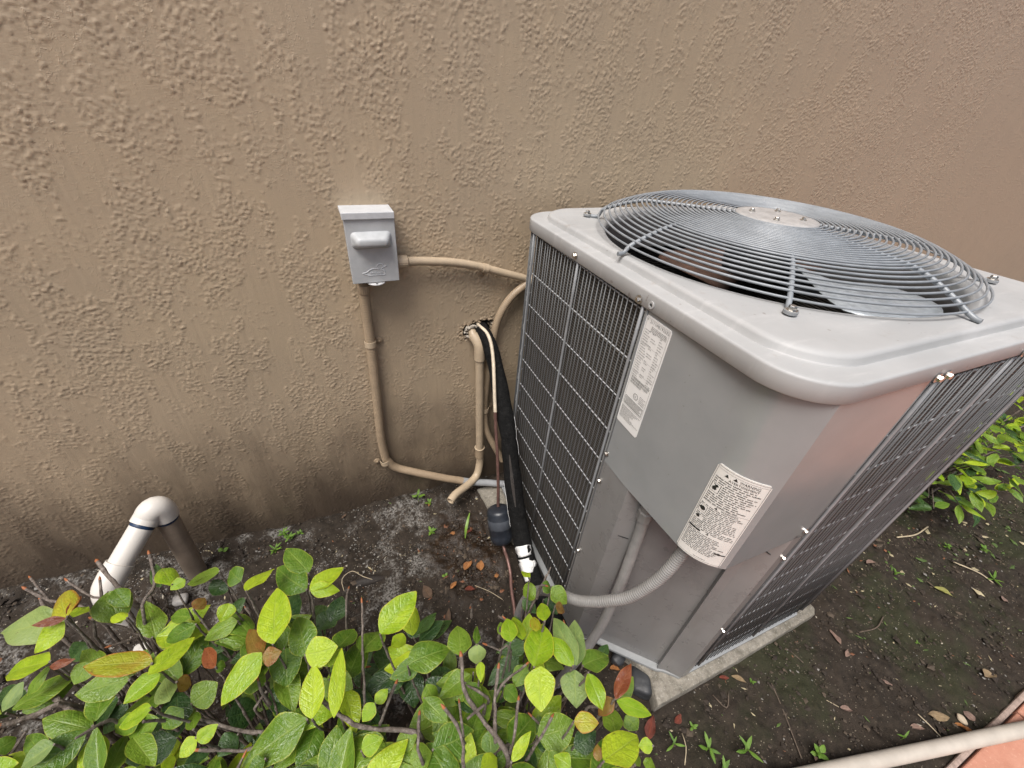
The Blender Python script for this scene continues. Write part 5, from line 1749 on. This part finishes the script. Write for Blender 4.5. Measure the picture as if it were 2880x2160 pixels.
FL = [('bright orange curled leaf on the wet mud, nearest the black drier', 347, -414, 42, .75, 1.2, 'o', 1), ('brownish orange leaf on the wet mud just left of the brightest one', 300, -400, 48, .6, .6, 'o', 0),
      ('orange leaf on the wet mud farthest up below the drain outlet', 292, -246, 38, .45, .1, 'o', 2), ('dull red leaf on the mud right of the grass blade below the drain outlet', 352, -262, 34, .4, .3, 'r', 1),
      ('small orange leaf at the lower edge of the wet mud', 226, -455, 30, .6, .4, 'o', 3), ('dark red leaf at the lower edge of the wet mud', 278, -490, 42, .5, -.3, 'r', 0),
      ('ragged brown leaf on the dark soil behind the centre shrub', 130, -448, 50, .7, 1.9, 'b', 1), ('small tan leaf under the weeds by the foot of the wall', -342, -118, 26, .6, 1.3, 'p', 2),
      ('little brown leaf close to the wall midway along the soil', -107, -30, 22, .5, .4, 'b', 3), ('rusty leaf near the sprout below the conduit bend', 233, -86, 24, .5, .9, 'o', 1),
      ('orange crumb of leaf beside the copper line on the mud', 392, -470, 22, .6, .2, 'o', 2), ('brown leaf with long tip on the soil in front of the bare copper line', 175, -560, 60, .35, 1.2, 'b', 0),
      ('tan curled leaf on the soil below the far end of the grille', 1902, -992, 46, .5, -.4, 'p', 1), ('yellow green curled leaf on the open soil at the right', 2066, -1189, 82, .34, -1.0, 'y', 0),
      ('pale pink leaf on the open soil farthest right', 2280, -1303, 44, .75, .3, 'p', 2), ('pinkish narrow leaf upright on the soil in front of the pad end', 1445, -1128, 62, .32, 1.3, 'p', 1),
      ('pink leaf fragment just below the narrow one before the pad end', 1432, -1176, 34, .5, .5, 'p', 3), ('tan pointed leaf lying against the front edge of the concrete pad', 1007, -1088, 56, .36, -1.0, 't', 0),
      ('small pink elongated leaf in the middle of the mossy soil', 1480, -1287, 44, .34, -.8, 'p', 2), ('grey pink leaf with a long stalk on the mossy soil', 1264, -1280, 46, .40, -.6, 'p', 0),
      ('golden ragged leaf on the soil near the walkway edge at the right', 1859, -1420, 62, .62, -.3, 't', 1), ('large tan leaf by the walkway edge left of the round pebble', 1546, -1413, 72, .45, -.6, 't', 2),
      ('brown leaf pressed against the cream pebble at the walkway edge', 1580, -1462, 44, .42, -1.2, 'o', 3), ('pink oval leaf right of the pebble at the walkway edge', 1643, -1452, 36, .8, 1.4, 'p', 2),
      ('reddish leaf just above the cream plastic pipe', 1439, -1402, 46, .4, -.6, 'p', 1), ('brown red leaf on the soil at the tip of the right hand shrub', 754, -1090, 42, .5, .1, 'r', 2),
      ('dark red crumpled leaf touching the shrub by the pad corner', 655, -1072, 62, .5, .7, 'r', 1), ('small pink leaf low in the soil above the cream pipe', 1060, -1318, 22, .5, .9, 'p', 3),
      ('rusty leaf on the far soil below the right hand shrub', 2094, -1203, 26, .6, .2, 'b', 1), ('reddish scrap of leaf under the edge of the pad', 965, -1062, 36, .45, -.5, 'r', 3),
      ('tan scrap of leaf behind the far left shrub', -0.78 * 1000, -380, 44, .4, .5, 'p', 0), ('brown broad leaf beside the pale rock chip at far left', -672, -372, 60, .6, .2, 'b', 2),
      ('copper brown curled leaf below the unit corner by the clipped leaves', 640, -905, 40, .45, -.5, 'o', 1)]
for lab, x, y, ln, ra, an, cc, k in FL:
    dead(lab, x / 1000, y / 1000, ln * (0.85 if x > 900 else 1.0) / 1000, ra, an, cc, k)

WEEDM = leaf_mat('weed leaf', (0.075, 0.175, 0.018), (0.155, 0.285, 0.030), (0.20, 0.33, 0.05), 0.92, gloss=0.5)


def weed(label, x, y, h, n, ll_, ratio, seed, cat='weed', lean=0.5, group='small weeds sprouting from the soil'):
    rg6 = random.Random(seed)
    root_ = thing('weed', label, cat, (x, y, float(gh(x, y)) - 0.002), group=group)
    st = MB().tube([Vector((0, 0, -0.01)), Vector((0.1 * h, 0, 0.5 * h)), Vector((0.0, 0, h))], [0.0012, 0.001, 0.0007], 5)
    st.obj('stem', WEEDM, root_, smooth=True)
    for k in range(n):
        a = k * 2.4 + rg6.random()
        z = h * (0.25 + 0.75 * (k + 1) / n)
        out = Vector((math.cos(a), math.sin(a), lean * rg6.uniform(0.3, 1.4))).normalized()
        l_ = ll_ * rg6.uniform(0.7, 1.1)
        P = root_.location + Vector((0, 0, z))
        o = put_leaf(root_, P, P + out * l_, l_ * ratio, 'B', Vector((0, 0, 1)), k=(0, 2, 5)[k % 3])
        o.material_slots[0].material = WEEDM


WD = [('bushy little weed at the foot of the wall left of centre', -323, -52, .030, 9, .026, .32, 0), ('starry weed just in front of the bushy one by the wall', -306, -74, .026, 8, .026, .34, 1), ('lone sprout right of the bushy weed by the wall', -268, -60, .016, 5, .018, .4, 2),
      ('rosette weed with narrow leaves above the top leaf of the centre shrub', -352, -112, .022, 9, .028, .24, 3), ('upright three leaved sprout at the wall foot below the conduit', 194, -45, .040, 5, .036, .36, 4), ('two leaf seedling near the drain outlet', 232, -75, .012, 4, .020, .5, 5),
      ('pale green star seedling on the soil before the drain outlet', 206, -215, .014, 6, .026, .42, 6), ('round leaved seedling by the brown riser of the trap', -520, -60, .010, 2, .020, .9, 7), ('round leaf seedling on the wet mud', 208, -408, .008, 2, .016, .9, 8),
      ('thin upright weed left of the shoots along the pipe', 685, -1132, .050, 4, .050, .22, 9), ('forked weed with two broad blades on the dark soil', 776, -1180, .045, 5, .050, .30, 10), ('tall two bladed weed left of the row above the pipe', 872, -1228, .062, 4, .062, .26, 11),
      ('bright green weed with round leaves close above the cream pipe', 1070, -1318, .045, 6, .036, .62, 12), ('broad bladed weed at the bottom edge left of the pipe', 776, -1232, .05, 4, .055, .30, 13), ('small leafy weed above the row of shoots', 772, -1122, .030, 6, .022, .5, 14),
      ('tiny pair leaved seedling close to the pad edge', 1041, -1108, .020, 5, .018, .5, 15), ('sprawling weed on the far right soil', 2339, -1240, .020, 7, .060, .20, 16), ('clump of small weeds below the far right shrub', 2480, -1150, .030, 9, .034, .4, 17),
      ('single grass like shoot poking up beside the cream pipe', 1352, -1398, .05, 2, .055, .16, 18), ('speck of a seedling in the middle of the mossy soil', 1742, -1257, .010, 4, .014, .6, 19), ('little weed on the soil in front of the far shrub', 1960, -1062, .018, 5, .024, .4, 20),
      ('low weed at the edge of the far shrub', 2340, -1075, .025, 7, .03, .4, 21)]
for lab, x, y, h, n, l_, ra, sd in WD:
    weed(lab, x / 1000, y / 1000, h * (0.75 if x > 600 else 1), n, l_ * (0.70 if x > 600 else 1), ra, sd)
gbl = MB()
gp = [Vector((0.322, -0.300, 0.05)), Vector((0.330, -0.285, 0.085)), Vector((0.345, -0.262, 0.105)), Vector((0.362, -0.235, 0.112))]
gq_ = spline(gp, 0.006)
vs = []
for i, p_ in enumerate(gq_):
    w = 0.0038 * math.sin(PI * (i + 1.2) / (len(gq_) + 1.4)) + 0.0003
    vs += [p_ + Vector((w, -w, 0)), p_ + Vector((0, 0, -0.0012)), p_ - Vector((w, -w, 0))]
gbl.add(vs, [(3 * k + j, 3 * k + j + 1, 3 * k + j + 4, 3 * k + j + 3) for k in range(len(gq_) - 1) for j in range(2)])
tag(gbl.obj('grass_blade', WEEDM, None, smooth=True, angle=None), 'single arching grass blade on the wet mud below the drain outlet', 'grass blade')

TWG = simple('dry twig', (0.10, 0.075, 0.055), 0.85, var=0.4, scale=90)
STRAW = simple('dry straw', (0.42, 0.35, 0.24), 0.7, var=0.3, scale=90)


def ground_twig(label, pts, r, mat, name='twig', lift=0.004, cat='twig'):
    q = [Vector((x / 1000, y / 1000, float(gh(x / 1000, y / 1000)) + lift + (pz if len(e) > 0 else 0))) for (x, y, *e) in pts for pz in ([e[0] / 1000] if e else [0])]
    tag(MB().tube(spline(q, 0.012), r, 6).obj(name, mat, None, smooth=True, angle=None), label, cat)


ground_twig('long dark twig lying across the soil in front of the pad', [(1100, -1136), (1071, -1204), (1022, -1305)], .0018, TWG)
ground_twig('short dark stick on the soil before the pad end', [(1248, -1096), (1256, -1137)], .0018, TWG)
ground_twig('pale bent twig on the far right soil', [(2269, -1129, 4), (2304, -1201, 10), (2320, -1248)], .0026, STRAW)
ground_twig('pale straw pointing at the walkway pebble', [(1475, -1381, 8), (1481, -1412, 6), (1487, -1445)], .0016, STRAW)
ground_twig('leaf stalk straw on the mossy soil', [(1228, -1240), (1250, -1268)], .0012, STRAW)
ground_twig('pale root thread looped over the soil behind the centre shrub', [(-138, -355, 2), (-139, -316, 22), (-103, -299, 26), (-72, -325, 16), (-30, -350, 2)], .0013, STRAW, 'root_thread', cat='root')
ground_twig('forked reddish twig beside the pad corner', [(953, -1096), (908, -1127, 6), (897, -1084)], .0020, TWG)
ground_twig('thin straw lying on the mud by the copper line', [(300, -480, 2), (345, -520, 4), (380, -560)], .0011, STRAW)
ground_twig('brown stalk across the soil right of the shrub with cut stems', [(60, -560, 4), (120, -575, 8), (175, -570, 2)], .0020, TWG)
ground_twig('thin dark root on the open soil at the right', [(1560, -1150), (1640, -1165, 4), (1720, -1150)], .0022, TWG)
ground_twig('pale twig under the far shrub', [(2150, -960, 4), (2250, -985, 12), (2380, -980, 6)], .0030, STRAW)
ground_twig('slanting straw by the weeds at the bottom', [(690, -1180, 2), (720, -1150, 10), (735, -1120, 2)], .0014, STRAW)

# crumbs of soil, grit and plant litter nobody could count
def scatter(name, n, xr, yr, smin, smax, mats, weights, seed, elong=1.6, cond=None):
    r6 = np.random.default_rng(seed)
    xs, ys = r6.uniform(*xr, n), r6.uniform(*yr, n)
    if cond is not None:
        k = cond(xs, ys, r6)
        xs, ys = xs[k], ys[k]
    n = len(xs)
    base = np.array([(1, 0, 0), (-1, 0, 0), (0, 1, 0), (0, -1, 0), (0, 0, 1), (0, 0, -1)], float)
    tris = np.array([(0, 2, 4), (2, 1, 4), (1, 3, 4), (3, 0, 4), (2, 0, 5), (1, 2, 5), (3, 1, 5), (0, 3, 5)])
    sz = smin * (smax / smin) ** (r6.random(n) ** 1.7)
    jit = r6.uniform(0.6, 1.3, (n, 6, 1))
    v = base[None] * jit * sz[:, None, None]
    v[:, :, 0] *= r6.uniform(1, elong, n)[:, None]
    v[:, :, 2] *= 0.6
    a = r6.uniform(0, 2 * PI, n)
    ca, sa = np.cos(a)[:, None], np.sin(a)[:, None]
    x = v[:, :, 0] * ca - v[:, :, 1] * sa + xs[:, None]
    y = v[:, :, 0] * sa + v[:, :, 1] * ca + ys[:, None]
    z = v[:, :, 2] + (gh(xs, ys) + sz * 0.25)[:, None]
    V = np.stack([x, y, z], -1).reshape(-1, 3)
    F = (tris[None] + 6 * np.arange(n)[:, None, None]).reshape(-1, 3)
    me = bpy.data.meshes.new(name)
    me.from_pydata(V.tolist(), [], F.tolist())
    for m in mats:
        me.materials.append(m)
    mi = r6.choice(len(mats), n, p=np.array(weights) / sum(weights))
    me.polygons.foreach_set('material_index', np.repeat(mi, 8).astype(np.int32))
    me.update()
    return tag(link(name, me), kind='stuff')


S1 = simple('dark crumb', (0.028, 0.020, 0.014), 0.9, var=0.4)
S2 = simple('brown crumb', (0.070, 0.052, 0.036), 0.9, var=0.4)
S3 = simple('grey grit', (0.19, 0.18, 0.165), 0.85, var=0.3)
S4 = simple('pale grit', (0.42, 0.38, 0.31), 0.8, var=0.3)
S5 = simple('rust litter', (0.16, 0.065, 0.03), 0.7, var=0.4)
S6 = simple('straw litter', (0.34, 0.29, 0.18), 0.8, var=0.3)
S7 = simple('moss scrap', (0.060, 0.10, 0.020), 0.8, var=0.4)


def clear_pad(x, y, r):
    return ~((x > 0.50) & (x < 1.47) & (y > -1.05) & (y < -0.05) & ~((x < 0.66) & (y < -0.75)))


scatter('soil_crumbs', 26000, (-1.3, 3.2), (-1.48, 0.0), 0.0014, 0.0065, [S1, S2, S3], [6, 4, 0.6], 1, cond=clear_pad)
scatter('lichen_grit', 9000, (-1.1, 0.55), (-0.60, 0.0), 0.0010, 0.0040, [S3, S4, S2], [6, 1.0, 2], 2, cond=lambda x, y, r: (np.sin(x * 9 + 2) + np.sin(y * 17 + x * 5) + r.normal(0, .7, len(x)) > 0.5) & ~((x > 0.15) & (y < -0.18)))
scatter('plant_litter', 1800, (-1.2, 3.2), (-1.48, 0.0), 0.0012, 0.0042, [S4, S6, S5, S7], [1.4, 3, 2, 2.5], 3, elong=4.5, cond=clear_pad)
scatter('wet_litter', 700, (0.16, 0.46), (-0.56, -0.20), 0.002, 0.008, [S1, S5, S2], [6, 1, 2], 4, elong=2.6)
scatter('far_litter', 500, (1.9, 3.4), (-1.25, -0.60), 0.003, 0.012, [S7, S6, S2, S5], [4, 2, 2, 1], 6, elong=2.5)
scatter('clods', 2600, (-1.2, 3.2), (-1.47, -0.02), 0.004, 0.013, [S1, S2], [5, 1], 8, elong=1.5, cond=clear_pad)
